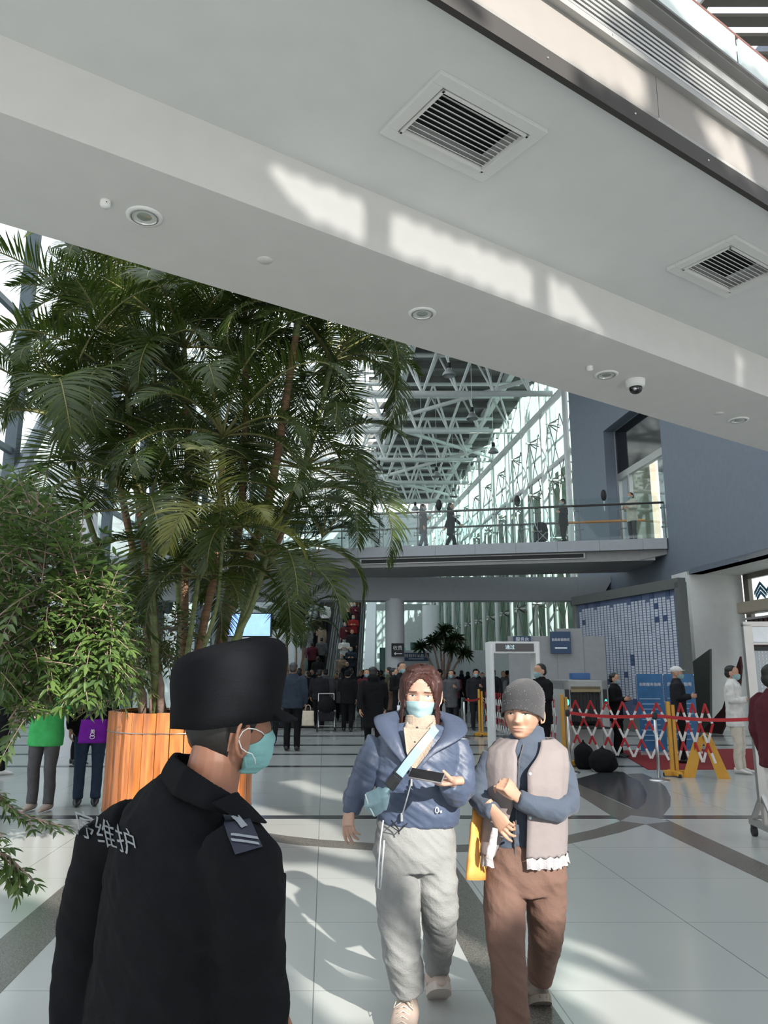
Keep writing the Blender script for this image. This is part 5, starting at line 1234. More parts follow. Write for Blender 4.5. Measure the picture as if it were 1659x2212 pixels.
    k = MB(); k.prism([r0(872, 1572, Y - .128), r0(944, 1576, Y - .128), r0(926, 1625, Y - .156), r0(893, 1667, Y - .164), r0(878, 1625, Y - .156)], (0, .03, 0)); k.build('shirt_front', M['knit'], t)
    # zip, hem drawstring, small logo
    k = MB(); zp = [r0(893, 1662, Y - .148), r0(889, 1690, Y - .152), r0(878, 1730, Y - .150), r0(868, 1765, Y - .140)]; k.tube(zp, (.0035, .003), 6); k.box(zp[1], (.008, .008, .03)); k.box(zp[-1], (.010, .008, .035)); k.build('zip', M['steel'], t)
    k = MB(); c = r0(944, 1750, Y - .142); k.tube([c + Vector((.007 * math.cos(a), 0, .012 * math.sin(a))) for a in [i * .5236 for i in range(13)]], .0022, 5); k.box(c + Vector((.018, 0, -.006)), (.008, .003, .008)); k.build('logo', M['sign_white'], t)
    # trousers
    M['sweat'] = mat('grey_sweatpants', (.225, .23, .224), .9, var=.05, vscale=9, bump=.3, bscale=130)
    k = MB(); torso(k, [(r0(895, 1765, Y + .0), (.165, .115)), (r0(896, 1800, Y), (.180, .128)), (r0(896, 1840, Y), (.186, .132)), (r0(896, 1875, Y), (.165, .12))])
    lf = Vector((r0(880, 2195, Y + .08).x, Y + .03 - Y, .09)); 
    k.tube([r0(858, 1850, Y), r0(860, 1920, Y - .02), r0(862, 2000, Y - .04), r0(868, 2060, Y - .02), r0(876, 2095, Y + .03), r0(880, 2130, Y + .06)], [(.098, .10), (.097, .10), (.088, .09), (.080, .085), (.077, .085), (.072, .082)], 22, up=(1, 0, 0))
    k.tube([r0(938, 1850, Y), r0(944, 1910, Y + .0), r0(950, 1965, Y + .04), r0(950, 2020, Y + .18), r0(945, 2065, Y + .32), r0(943, 2090, Y + .36)], [(.095, .10), (.090, .095), (.080, .088), (.072, .08), (.062, .07), (.055, .06)], 22, up=(1, 0, 0))
    organic(k, 'trousers', M['sweat'], t, .006, 6, lambda p: folds(.009, 8, 3.2, 6, 1.2)(p) + folds(.0035, 20, 8, 2, 1.0)(p))
    k = MB(); k.tube([r0(828, 1772, Y - .145), r0(822, 1815, Y - .155), r0(818, 1870, Y - .150), r0(817, 1918, Y - .14), r0(822, 1922, Y - .14), r0(826, 1870, Y - .155), r0(830, 1815, Y - .155)], .0035, 6); k.build('drawcord', M['sign_white'], t, smooth=True)
    k = MB(); k.tube([r0(845, 1772, Y - .14), r0(860, 1790, Y - .15), r0(862, 1802, Y - .15)], .003, 6); k.tube([r0(858, 1772, Y - .14), r0(845, 1785, Y - .15), r0(862, 1796, Y - .15), r0(880, 1778, Y - .15)], .003, 6); k.build('waist_ties', CL['charcoal'], t, smooth=True)
    # shoes
    for i, (p, rx, rz) in enumerate(((Vector((r0(878, 2190, Y + .02).x, .06, 0)), 0, -.2), (r0(946, 2135, Y + .36) + Vector((0, .04, -.06)), -.55, .05))):
        Mx = Matrix.Translation(p) @ Matrix.Rotation(rz, 4, 'Z') @ Matrix.Rotation(-rx * -1, 4, 'X'); s_ = meshpart(tf(shoe_mesh(.28, .115, .125), Mx), 'shoe', M['beige_shoe'], t); s_.data.shade_smooth()
        meshpart(tf(sole_mesh(.295, .12, .034), Mx), 'sole', mat('pale_sole', (.45, .40, .36), .6), s_, False)
        k = MB()
        for q in range(5): k.tube([(-.034, -.035 - q * .020, .120 - q * .0125), (0, -.040 - q * .02, .137 - q * .0118), (.034, -.033 - q * .02, .120 - q * .0125)], .0028, 5)
        k.tube([(0, -.03, .140), (-.035, -.04, .140), (-.045, -.065, .115), (-.01, -.045, .136)], .0025, 5); k.tube([(0, -.03, .140), (.035, -.04, .140), (.045, -.065, .115), (.01, -.045, .136)], .0025, 5)
        meshpart(tf(k, Mx), 'lace', M['cream'] if 'cream' in M else CL['cream'], s_)
    # phone
    pt_ = thing('phone', 'black phone held flat in the hand of the woman in blue', 'phone', root + r0(921, 1676, Y - .375)); pt_.rotation_euler = (R(24), R(8), R(-14))
    k = MB(); k.box((0, 0, 0), (.145, .072, .008)); k.build('case', mat('phone_case_grey', (.25, .24, .25), .35, .3), pt_, bevel=.003)
    k = MB(); k.box((0, 0, .0045), (.139, .067, .001)); k.build('screen', M['blackgloss'], pt_)
    # crossbody bag and strap
    M['bagblue'] = mat('pale_blue_nylon', (.22, .34, .38), .5, var=.08, bump=.3, bscale=30, vscale=10)
    bt = thing('crossbody_bag', 'pale blue crossbody bag on a wide strap at the hip of the woman in blue', 'bag', root + r0(812, 1735, Y - .19)); o_ = bt.location - root
    def rb_(px, py, y): return r0(px, py, y) - o_
    k = MB(); k.tube([rb_(800, 1710, Y - .20), rb_(806, 1735, Y - .205), rb_(817, 1758, Y - .20)], [(.020, .03), (.042, .05), (.022, .03)], 16, up=(1, 0, 0)); k.tube([rb_(812, 1708, Y - .19), rb_(826, 1722, Y - .20), rb_(826, 1748, Y - .195)], [(.022, .03), (.036, .042), (.018, .025)], 14, up=(1, 0, 0)); k.tube([rb_(838, 1705, Y - .175), rb_(820, 1722, Y - .19)], [(.030, .012), (.032, .02)], 12, up=(0, 1, 0))
    organic(k, 'pouch', M['bagblue'], bt, .004, 3, folds(.004, 22, 18, 5))
    k = MB(); zz = [rb_(789, 1716, Y - .235), rb_(797, 1740, Y - .245), rb_(808, 1762, Y - .235)]; k.tube(zz, .003, 5); k.build('zip', M['maskloop'], bt)
    k = MB(); st = [(840, 1705, .18), (858, 1680, .195), (880, 1650, .195), (905, 1618, .19), (930, 1588, .165), (942, 1572, .12)]; rg = []
    nrm = Vector((.62, 0, .55)).normalized(); prev = [rb_(x, y, Y - d) for x, y, d in st]
    for i, p in enumerate(prev):
        d = (prev[min(i + 1, 5)] - prev[max(i - 1, 0)]).normalized(); w2 = d.cross(Vector((0, 1, 0))).normalized() * .019; rg.append([p - w2, p - w2 + Vector((0, .003, 0)), p + w2 + Vector((0, .003, 0)), p + w2])
    k.rings(rg, True); k.build('strap', M['bagblue'], bt)
    k = MB(); c = rb_(848, 1690, Y - .192); Mx = Matrix.Rotation(-R(52), 3, 'Y'); k.box(c, (.055, .012, .05), Mx); k.box(c + Vector((.022, -.004, .03)), (.012, .014, .052), Mx); k.build('buckle', M['blackgloss'], bt, bevel=.002)
woman_blue()
# ------------------------------------------------------------ woman in beanie
def woman_beanie():
    Y = 3.80; root = Vector((A(1130, 2000, Y).x, Y, 0)); t = thing('person', 'older woman in a grey sequinned beanie, pale vest over slate sweater and brown trousers', 'person', root)
    r0 = lambda px, py, y=Y: A(px, py, y) - root
    F = {'age': 1, 'nose': .022}; HT = head_T(r0(1131, 1594, Y) + Vector((0.002, .03, 0)), -.42, .02, .02, 1.03) @ Matrix.Diagonal((1.09, 1, 1, 1))
    k = tf(head_mesh(F, neck=False), HT); k.tube([r0(1136, 1640, Y + .06), r0(1138, 1600, Y + .06), r0(1142, 1560, Y + .05)], [.06, .055, .05], 14)
    # left arm (viewer right) bent across the chest, fist on the vest edge
    lw = r0(1118, 1722, Y - .19); T = frame_to(lw, r0(1092, 1692, Y - .215) - lw, Vector((-.5, 1, -.5))); hand_prims(k, T, (.9, 1.1, 1.0, 1.1), 1, (.2, .5, .4), .03, .95)
    k.tube([r0(1205, 1645), r0(1223, 1738, Y - .05), lw], [.024, .026, .026], 10)
    rw = r0(1066, 1752, Y - .17); T = frame_to(rw, r0(1096, 1795, Y - .21) - rw, Vector((.55, .8, -.1))); hand_prims(k, T, (.35, .5, .7, .8), -1, (.15, .6, .5), .03, .95)
    k.tube([r0(1058, 1640), r0(1038, 1728, Y - .05), rw], [.024, .024, .026], 10)
    organic(k, 'body', skin('skin_olive', (.40, .235, .16)), t, .0032, 2, sfac=.3)
    face_parts(F, t, HT, None, mat('thin_brow', (.14, .09, .07), .8), mat('lip_muted', (.36, .17, .13), .5))
    # beanie
    k = MB(); rg = []; n = 64
    for i in range(31):
        v = i / 30; z = .118 + .005 + v * .145; ring = []
        s_ = math.sqrt(max(0.0, 1 - max(0, (v - .42) / .585) ** 2.2)) if v > .42 else 1; s_ = max(s_, .03)
        for j in range(n):
            a = 2 * math.pi * j / n; c = math.cos(a); x = .0905 * s_ * math.sin(a); y = (-.108 if c > 0 else .115) * s_ * abs(c) ** .95
            zz = z - (.062 * (1 - (c * .5 + .5)) ** .8 * (1 - v)) + .010 * (1 - v) * (c > 0) * c
            ring.append(Vector((x + .010 * v, y + .018 * v, zz + .0025 * noise.noise(Vector((a * 3, v * 8, 2))))))
        rg.append(ring)
    k.rings(rg, False); k.add([sum(rg[-1], Vector()) / n], []); q = len(k.v) - 1
    for j in range(n): k.f.append((q - n + j, q - n + (j + 1) % n, q)); k.mi.append(0)
    hat = meshpart(tf(k, HT), 'beanie', mat('grey_knit_beanie', (.042, .042, .045), .95, var=.15, vscale=120, bump=.5, bscale=300, sheen=.15), t); sm = hat.modifiers.new('s', 'SOLIDIFY'); sm.thickness = .004
    k = MB(); rh = random.Random(12)
    for i in range(110):
        i_, j_ = rh.randrange(2, 24), rh.randrange(n); p = rg[i_][j_]; dn = Vector((p.x, p.y, 0)).normalized(); k.ell(HT @ (p + dn * .001), (.0013,) * 3, nu=6, nv=4)
    k.build('sequins', mat('silver_sequin', (.9, .9, .92), .15, .9), hat)
    # slate sweater with stand collar
    M['slate2'] = mat('slate_fleece', (.050, .066, .095), .85, var=.10, vscale=10, bump=.2, bscale=120, sheen=.1)
    k = MB(); torso(k, [(r0(1112, 1862, Y - .03), (.105, .075)), (r0(1125, 1800, Y), (.145, .10)), (r0(1132, 1700, Y + .01), (.150, .105)), (r0(1136, 1630, Y + .02), (.165, .095)), (r0(1138, 1608, Y + .04), (.11, .078)), (r0(1140, 1590, Y + .05), (.078, .072)), (r0(1141, 1568, Y + .055), (.072, .066))])
    k.tube([r0(1200, 1632, Y + .03), r0(1218, 1680, Y + .01), r0(1226, 1735, Y - .04), r0(1200, 1752, Y - .12), r0(1160, 1742, Y - .17), r0(1120, 1725, Y - .19)], [.050, .060, .058, .052, .046, .038], 18)
    k.tube([r0(1066, 1632, Y + .02), r0(1046, 1680, Y), r0(1036, 1728, Y - .05), r0(1050, 1745, Y - .12), r0(1066, 1752, Y - .165)], [.050, .056, .052, .046, .036], 18)
    organic(k, 'sweater', M['slate2'], t, .006, 5, lambda p: folds(.006, 9, 7, 14, 1.3)(p) + folds(.003, 22, 10, 4, 1.3)(p))
    k = MB(); k.tube([r0(1131, 1608, Y - .058), r0(1122, 1640, Y - .094), r0(1115, 1760, Y - .12), r0(1112, 1850, Y - .11)], (.004, .003), 6); k.build('sweater_zip', CL['grey'], t)
    # vest: two front panels and a back as an open shell
    M['vest'] = mat('pale_taupe_vest', (.205, .178, .175), .8, var=.05, vscale=8, bump=.35, bscale=26)
    k = MB(); rows = []; secs = [(1124, 1838, Y + .0, .200, .145), (1128, 1800, Y, .196, .142), (1132, 1740, Y, .188, .140), (1134, 1690, Y, .190, .140), (1136, 1650, Y + .01, .194, .134), (1137, 1620, Y + .03, .186, .118), (1139, 1598, Y + .045, .120, .096)]
    nA = 72
    def secat(f):
        i = min(int(f), len(secs) - 2); u = f - i; a, b_ = secs[i], secs[i + 1]; return [a[q] * (1 - u) + b_[q] * u for q in range(5)]
    NR = 44
    for i in range(NR + 1):
        f = i / NR * (len(secs) - 1); px, py, yy, w_, d_ = secat(f); c = r0(px, py, yy); row = []; z_t = i / NR
        for j in range(nA + 1):
            # opening angle range: front gap, wider low and high; angle 0 = towards the camera
            gl = -.28 - .42 * (1 - min(1, z_t / .45)) ** 1.2 - .15 * max(0, (z_t - .75) / .25); gr = -.10 + .10 * (1 - z_t) + .42 * max(0, (z_t - .62) / .38)
            a = gr + (2 * math.pi + gl - gr) * j / nA; x, y = w_ * math.copysign(abs(math.sin(a)) ** .85, math.sin(a)), -d_ * math.copysign(abs(math.cos(a)) ** .9, math.cos(a))
            r_ = 1 + .018 * noise.noise(Vector((math.sin(a) * 7, math.cos(a) * 7, z_t * 2.5))) + .05 * max(0, .12 - z_t) * math.sin(a * 34) + .012 * math.sin(a * 16 + 2) * z_t
            row.append(c + Vector((x * r_, y * r_, .006 * math.sin(a * 30) * (z_t < .03))))
        rows.append(row)
    arm = lambda i, j: (lambda a, zt: (abs(abs((a + math.pi) % (2 * math.pi) - math.pi) - 1.62) < .42 * math.sqrt(max(0, 1 - ((zt - .78) / .16) ** 2)) if .60 < zt < .96 else False))(.1 + (2 * math.pi - .2) * j / nA, i / NR)
    vs_ = [p for r in rows for p in r]; m2 = nA + 1
    k.add(vs_, [(i * m2 + j, i * m2 + j + 1, (i + 1) * m2 + j + 1, (i + 1) * m2 + j) for i in range(NR) for j in range(nA) if not arm(i, j)])
    v_ = meshpart(k, 'vest', M['vest'], t); sm = v_.modifiers.new('s', 'SOLIDIFY'); sm.thickness = .012; sm.offset = 1
    k = MB(); lace = mat('lace_trim', (.34, .33, .34), .7, bump=.5, bscale=150)
    for i in range(3):
        pass
    rowsL = []
    for i in range(6):
        row = []
        for j in range(nA * 2 + 1):
            jj = j / 2; a0 = rows[0][min(int(jj), nA)].lerp(rows[0][min(int(jj) + 1, nA)], jj - int(jj)); c = r0(1122, 1838, Y); d = (a0 - c); d.z = 0; dn = d.normalized(); v = i / 5
            row.append(a0 + dn * (.012 + .010 * v * math.sin(j * 1.3) + .006 * math.sin(j * .55)) + Vector((0, 0, -.045 * v + .004 * (v > .9) * math.sin(j * 2.1))))
        rowsL.append(row)
    m3 = nA * 2 + 1; k.add([p for r in rowsL for p in r], [(i * m3 + j, i * m3 + j + 1, (i + 1) * m3 + j + 1, (i + 1) * m3 + j) for i in range(5) for j in range(nA * 2)]); meshpart(k, 'frilled_hem', lace, v_)
    k = MB()
    for z in (.30, .62): 
        i = int(z * NR); p = rows[i][0]; k.ell(p + Vector((.012, -.014, 0)), (.007, .003, .007))
    k.build('snap_button', mat('pale_blue_snap', (.45, .60, .66), .3), v_, smooth=True)
    # trousers with front crease
    M['brown'] = mat('brown_trousers', (.135, .075, .055), .85, var=.08, vscale=8, bump=.2, bscale=100)
    k = MB(); torso(k, [(r0(1128, 1820, Y), (.16, .115)), (r0(1132, 1860, Y), (.188, .13)), (r0(1134, 1895, Y), (.190, .13)), (r0(1134, 1925, Y), (.16, .115))])
    k.tube([r0(1092, 1890, Y), r0(1090, 1960, Y - .05), r0(1092, 2030, Y - .10), r0(1098, 2100, Y - .09), r0(1106, 2180, Y - .07), r0(1110, 2215, Y - .06)], [(.098, .105), (.092, .10), (.082, .09), (.076, .088), (.072, .085), (.070, .084)], 22, up=(1, 0, 0))
    k.tube([r0(1175, 1890, Y), r0(1180, 1960, Y + .02), r0(1180, 2010, Y + .08), r0(1174, 2060, Y + .18), r0(1168, 2095, Y + .24), r0(1166, 2112, Y + .26)], [(.098, .105), (.088, .095), (.080, .09), (.070, .08), (.060, .07), (.054, .064)], 22, up=(1, 0, 0))
    organic(k, 'trousers', M['brown'], t, .006, 6, lambda p: folds(.007, 8, 3, 21, 1.1)(p) + folds(.003, 18, 8, 8, .9)(p) + .0016 * (noise.noise(Vector((p.x*30,p.z*4,2)))))
    M['bootm'] = mat('brown_grey_boot', (.15, .115, .085), .45, var=.15, vscale=12, bump=.2)
    for p, rx in ((Vector((r0(1112, 2190, Y - .05).x, -.06, 0)), 0), (r0(1164, 2160, Y + .30) + Vector((0, .04, -.05)), -.5)):
        Mx = Matrix.Translation(p) @ Matrix.Rotation(rx, 4, 'X'); s_ = meshpart(tf(shoe_mesh(.26, .105, .10, .12), Mx), 'boot', M['bootm'], t)
        meshpart(tf(sole_mesh(.27, .108, .03), Mx), 'sole', mat('boot_sole', (.2, .17, .14), .7), s_, False)
        k = MB(); rf = random.Random(5)
        for i in range(160):
            a = rf.uniform(0, 6.28); c = Vector((.055 * math.cos(a), .033 + .058 * math.sin(a), .15 + rf.uniform(-.01, .02))); k.tube([c, c + Vector((math.cos(a) * .018, math.sin(a) * .018, -.012 + rf.uniform(-.01, .01)))], [.0022, .0006], 4)
        meshpart(tf(k, Mx), 'fur_cuff', mat('fur_cuff', (.12, .115, .10), .9), s_)
    # orange bag hanging from the right hand, papers
    bt = tote('orange_bag', 'thin orange bag hanging at the side of the woman in the beanie', None, root + r0(1030, 1900, Y - .06), .16, .30, mat('orange_bag_cloth', (.70, .33, .08), .6, var=.1, bump=.4, bscale=25), .05, .9, 0); bt.rotation_euler = (0, R(10), .9)
    k = MB(); k.tube([r0(1070, 1790, Y - .20), r0(1064, 1825, Y - .19), r0(1056, 1855, Y - .18)], [(.012, .008), (.02, .014), (.016, .010)], 10); o = organic(k, 'cloth_pouch', mat('patterned_cloth', (.5, .45, .44), .8, var=.4, vscale=50), None, .004, 2, folds(.004, 20, 20, 3)); o.location = root; tag(o, 'small patterned cloth pouch dangling below the hand of the woman in the beanie', 'pouch')
woman_beanie()
# ------------------------------------------------------------ guard in black
def guard():
    Y = 1.88; root = Vector((A(400, 2000, Y).x, Y, 0)); t = thing('person', 'man in black cap, black uniform jacket and surgical mask seen from behind, turned right', 'person', root)
    r0 = lambda px, py, y=Y: A(px, py, y) - root
    yaw = 2.32; F = {'ear': 1.2, 'earz': -.022}
    s = 1.13; chin = r0(545, 1660, Y); T0 = head_T(Vector((0, 0, 0)), yaw, .03, 0, s)
    HT = head_T(Vector((r0(482, 1600, Y).x, .02, r0(478, 1672, Y).z)), yaw, .04, -.02, s) @ Matrix.Diagonal((1.04, 1, 1, 1))
    k = tf(head_mesh(F, neck=False), HT); nk = HT @ Vector((0, .02, .03))
    k.tube([nk + Vector((-.03, -.01, -.16)), nk + Vector((-.015, 0, -.08)), nk, nk + Vector((0, 0, .05))], [(.075, .07), (.066, .064), (.062, .064), (.05, .055)], 18)
    for sg, hp in ((-1, r0(640, 2300, Y + .10)), (1, r0(140, 2420, Y + .12))): hand_prims(k, frame_to(hp, Vector((.1, .05, -1)), Vector((-.3, .3, 0))), side=sg); k.tube([nk + Vector((-.03, -.01, -.20)), (r0(500, 1830, Y - .08) if sg < 0 else r0(290, 1830, Y + .18)), (r0(535, 2060, Y - .08) if sg < 0 else r0(200, 2060, Y + .24)), hp], [.05, .035, .032, .026], 10)
    organic(k, 'body', M['skin_tan'], t, .0032, 2, sfac=.3)
    face_parts(F, t, HT, None, M['hair_black'], M['lip'], lips=False)
    mask_part(F, t, HT, mat('surgical_mask_teal', (.20, .42, .42), .8, var=.06, bump=.15, bscale=250), half=.064)
    # short hair on the back and sides
    k = MB(); rg = []; nph = 72
    for i in range(22):
        z = .012 + i * .009; w_, b = interp(z, HZ, HW), interp(z, HZ, HB); ring = []
        th = .0012 + .007 * min(1, i / 8)
        for j in range(nph + 1):
            a = math.pi / 2 - .35 * min(1, i / 14) + (math.pi + .7 * min(1, i / 14)) * j / nph; c = math.cos(a); x = (w_ + th) * math.sin(a); y = (b + th) * abs(c) ** .92 if c < 0 else -(interp(z, HZ, HF) + th) * abs(c)
            ear = abs(abs(x) - w_) < .02 and abs(y) < .03
            ring.append(Vector((x, y, z + .03 * (abs(c) < .45) * (1 - i / 21))))
        rg.append(ring)
    m2 = nph + 1; k.add([p for r in rg for p in r], [(i * m2 + j, i * m2 + j + 1, (i + 1) * m2 + j + 1, (i + 1) * m2 + j) for i in range(21) for j in range(nph)])
    h = meshpart(tf(k, HT), 'hair', M['hair_black'], t)
    # cap: soft crown with flat-ish top, band, curved brim
    M['uniform'] = mat('black_uniform', (.0055, .0062, .0078), .85, var=.15, vscale=20, bump=.35, bscale=260, spec=.12)
    k = MB(); rg = []; n = 72
    prof = [(-.012, .094, .0), (.012, .0955, .0), (.034, .096, .0), (.040, .0975, .0), (.065, .101, .0), (.088, .101, .0), (.104, .095, .0), (.116, .080, -.004), (.124, .056, -.01), (.128, .03, -.014), (.129, .002, -.016)]
    for z, r, back in prof:
        ring = []
        for j in range(n):
            a = 2 * math.pi * j / n; c = math.cos(a); yy = -c * r * 1.20 + .004 + back; tilt = .016 * c
            ring.append(Vector((r * .98 * math.sin(a), yy * 1.03, .118 + z + tilt * min(1, r / .09) - yy * .09 * min(1, max(0, (z - .03) / .07)) + .024 * min(1, max(0, (z - .03) / .07)) + .0025 * noise.noise(Vector((a * 2, z * 30, 4))))))
        rg.append(ring)
    k.rings(rg, True); cap = meshpart(tf(k, HT), 'cap', M['uniform'], t); sm = cap.modifiers.new('s', 'SOLIDIFY'); sm.thickness = .003; sm.offset = 1
    k = MB(); nb = 25; rin, rout = [], []
    for j in range(nb):
        a = R(-62 + 124 * j / (nb - 1)); rin.append(Vector((.0925 * math.sin(a), -.110 * math.cos(a) + .004, .132 + .002))); L = .062 * math.cos(a * 1.25) ** .7 if abs(a) < R(61.9) else 0
        rout.append(Vector((.0925 * math.sin(a) * (1 + L * 1.2), -.110 * math.cos(a) - L + .004, .122 - .010 * L / .06 - .012 * (abs(a)) ** 1.5)))
    k.add(rin + rout, [(j, j + 1, nb + j + 1, nb + j) for j in range(nb - 1)]); k.add([p + Vector((0, 0, .003)) for p in rin + rout], [(j, nb + j, nb + j + 1, j + 1) for j in range(nb - 1)]); meshpart(tf(k, HT), 'brim', M['uniform'], cap)
    # jacket
    up = Vector((.62, -.78, 0)).normalized()   # shoulder axis of the turned body
    sec = [(350, 2330, .12, .235, .165), (352, 2230, .10, .235, .165), (362, 2130, .09, .228, .160), (375, 2030, .07, .222, .155), (385, 1930, .05, .222, .152), (395, 1860, .03, .228, .145), (405, 1800, .02, .215, .125), (420, 1745, .01, .150, .100), (432, 1705, .0, .095, .085)]
    k = MB(); k.tube([r0(x, y, Y + d) for x, y, d, a, b_ in sec], [(a, b_) for x, y, d, a, b_ in sec], 30, up=up)
    rs_ = [r0(490, 1812, Y - .10), r0(522, 1872, Y - .13), r0(532, 1960, Y - .12), r0(535, 2060, Y - .08), r0(542, 2180, Y - .05), r0(560, 2300, Y + .02)]; k.tube(rs_, [.066, .080, .082, .078, .074, .068], 20)
    ls_ = [r0(300, 1790, Y + .17), r0(240, 1830, Y + .22), r0(215, 1940, Y + .24), r0(200, 2060, Y + .24), r0(185, 2200, Y + .20), r0(170, 2330, Y + .18)]; k.tube(ls_, [.075, .088, .088, .084, .080, .072], 20)
    jk = organic(k, 'jacket', M['uniform'], t, .008, 8, lambda p: folds(.011, 6, 3.5, 31, 1.2)(p) + folds(.004, 15, 8, 12, 1.0)(p))
    k = MB(); cp = [(505, 1742, -.10), (450, 1720, -.11), (395, 1690, -.08), (362, 1668, .0), (370, 1655, .09), (430, 1655, .14), (500, 1700, .12)]
    k.tube([r0(x, y, Y + d) for x, y, d in cp], [(.022, .010), (.030, .012), (.036, .013), (.040, .014), (.036, .014), (.03, .012), (.02, .01)], 12, up=(0, 0, 1))
    organic(k, 'collar', M['uniform'], jk, .005, 3)
    k = MB(); k.prism([r0(505, 1712, Y - .115), r0(455, 1735, Y - .142), r0(515, 1772, Y - .145), r0(574, 1780, Y - .125), r0(540, 1745, Y - .105)], (.003, .016, .0)); k.build('collar_point', M['uniform'], jk, bevel=.003)
    # epaulette with insignia, sleeve pocket, back patch lettering (follow the jacket surface)
    bpy.context.view_layer.update(); dg = bpy.context.evaluated_depsgraph_get()
    from mathutils.bvhtree import BVHTree
    bv = BVHTree.FromPolygons([v.co.copy() for v in jk.data.vertices], [tuple(p.vertices) for p in jk.data.polygons])
    def stick(px, py, lift=.003):
        o = CAM - root; d = ray(px, py).normalized(); hit = bv.ray_cast(o, d)
        return (hit[0] + hit[1] * lift) if hit[0] is not None else r0(px, py)
    def stickpatch(poly, nm, mt, par, lift, nx=10, ny=8):
        """quad patch p00,p10,p11,p01 in jacket surface coordinates"""
        k = MB(); a, b_, c, d = poly; P = []
        for i in range(nx + 1):
            for j in range(ny + 1):
                u, v = i / nx, j / ny; x = (a[0] * (1 - u) + b_[0] * u) * (1 - v) + (d[0] * (1 - u) + c[0] * u) * v; y = (a[1] * (1 - u) + b_[1] * u) * (1 - v) + (d[1] * (1 - u) + c[1] * u) * v; P.append(stick(x, y, lift))
        k.add(P, [(i * (ny + 1) + j, (i + 1) * (ny + 1) + j, (i + 1) * (ny + 1) + j + 1, i * (ny + 1) + j + 1) for i in range(nx) for j in range(ny)]); return meshpart(k, nm, mt, par)
    M['insig'] = mat('silver_insignia', (.22, .24, .26), .6)
    ep = stickpatch([(478, 1762), (528, 1752), (565, 1832), (508, 1850)], 'epaulette', mat('epaulette_navy', (.01, .014, .03), .6), jk, .006)
    stickpatch([(497, 1768), (512, 1764), (532, 1790), (520, 1794)], 'insignia', M['insig'], ep, .009)
    stickpatch([(500, 1803), (552, 1812), (556, 1818), (500, 1808)], 'insignia_stripe', M['insig'], ep, .009); stickpatch([(500, 1814), (555, 1824), (558, 1830), (502, 1820)], 'insignia_stripe', M['insig'], ep, .009)
    # reflective characters on the back
    c = bpy.data.curves.new('t', 'FONT'); c.body = '序维护'; c.size = 1.0; c.align_x = 'RIGHT'; c.align_y = 'CENTER'; ob = bpy.data.objects.new('t', c); COL.objects.link(ob); dg = bpy.context.evaluated_depsgraph_get(); dg.update()
    me = bpy.data.meshes.new_from_object(ob.evaluated_get(dg), depsgraph=dg); bpy.data.objects.remove(ob)
    bm = bmesh.new(); bm.from_mesh(me); bmesh.ops.triangulate(bm, faces=bm.faces); bmesh.ops.subdivide_edges(bm, edges=[e for e in bm.edges if e.calc_length() > .15], cuts=1)
    for v in bm.verts:
        u = v.co.x; w2 = v.co.y   # right end of the text at (300,1822)
        v.co = stick(300 + u * 46 - w2 * 14 + 0, 1832 + u * 18 - w2 * 66, .004)
    bm.to_mesh(me); bm.free(); me.materials.clear(); me.materials.append(M['insig']); me.name = 'back_lettering'; link('back_lettering', me, jk)
    k = MB(); k.box(r0(597, 1985, Y - .05), (.03, .09, .17)); k.build('chest_pocket', M['uniform'], jk, bevel=.006)
    # trousers and boots below the frame
    k = MB(); k.tube([r0(352, 2300, Y + .1), Vector((-.03, .1, .80)), Vector((-.03, .1, .70))], [(.19, .14), (.19, .14), (.16, .13)], 20, up=up)
    for sg in (-1, 1):
        b_ = Vector((-.03, .1, 0)) + up * sg * .10; k.tube([b_ + Vector((0, 0, .82)), b_ + Vector((0, 0, .45)), b_ + Vector((0, 0, .09))], [.10, .078, .07], 14)
    organic(k, 'trousers', M['uniform'], t, .01, 4, folds(.006, 7, 6, 3))
    for sg in (-1, 1):
        b_ = Vector((-.03, .1, 0)) + up * sg * .10; meshpart(tf(shoe_mesh(), Matrix.Translation(b_) @ Matrix.Rotation(yaw, 4, 'Z')), 'shoe', M['black_shoe'], t)
guard()
# ================================================================== PROPS ON THE RIGHT AND FAR SIGNS
def text(s, size, mt, parent, loc, rot, name='lettering', ex=.004):
    c = bpy.data.curves.new('t', 'FONT'); c.body = s; c.size = size; c.align_x = 'CENTER'; c.align_y = 'CENTER'; c.extrude = ex
    o = bpy.data.objects.new('t', c); COL.objects.link(o); dg = bpy.context.evaluated_depsgraph_get(); dg.update()
    me = bpy.data.meshes.new_from_object(o.evaluated_get(dg), depsgraph=dg); bpy.data.objects.remove(o); me.materials.clear(); me.materials.append(mt); me.name = name
    q = link(name, me, parent); q.location = loc; q.rotation_euler = rot; return q
# ---- directory board
D0 = Vector((7.38, 19.4, 0)); D1 = Vector((6.02, 24.2, 0)); dl = (D1 - D0).length; ang = math.atan2((D1 - D0).y, (D1 - D0).x) + math.pi
t = thing('directory_board', 'huge directory board of white label strips with scattered blue blocks in a dark frame', 'notice board', D1, ang)
k = MB(); k.box((dl / 2, .12, 1.9), (dl + .3, .10, 3.8)); k.build('backing', mat('board_back', (.16, .17, .16), .5), t)
k = MB(); k.box((dl / 2, .05, 3.78), (dl + .34, .22, .26)); k.box((dl + .1, .05, 1.9), (.2, .22, 3.8)); k.build('frame', mat('board_frame', (.10, .105, .10), .5), t)
k = MB(); k.box((dl / 2 - .05, .06, 2.05), (dl - .1, .03, 3.2)); k.build('panel', mat('board_panel_blue', (.10, .13, .22), .45), t)
rb = random.Random(17); kw = MB(); kb = MB(); nc = 27; pw = (dl - .25) / nc
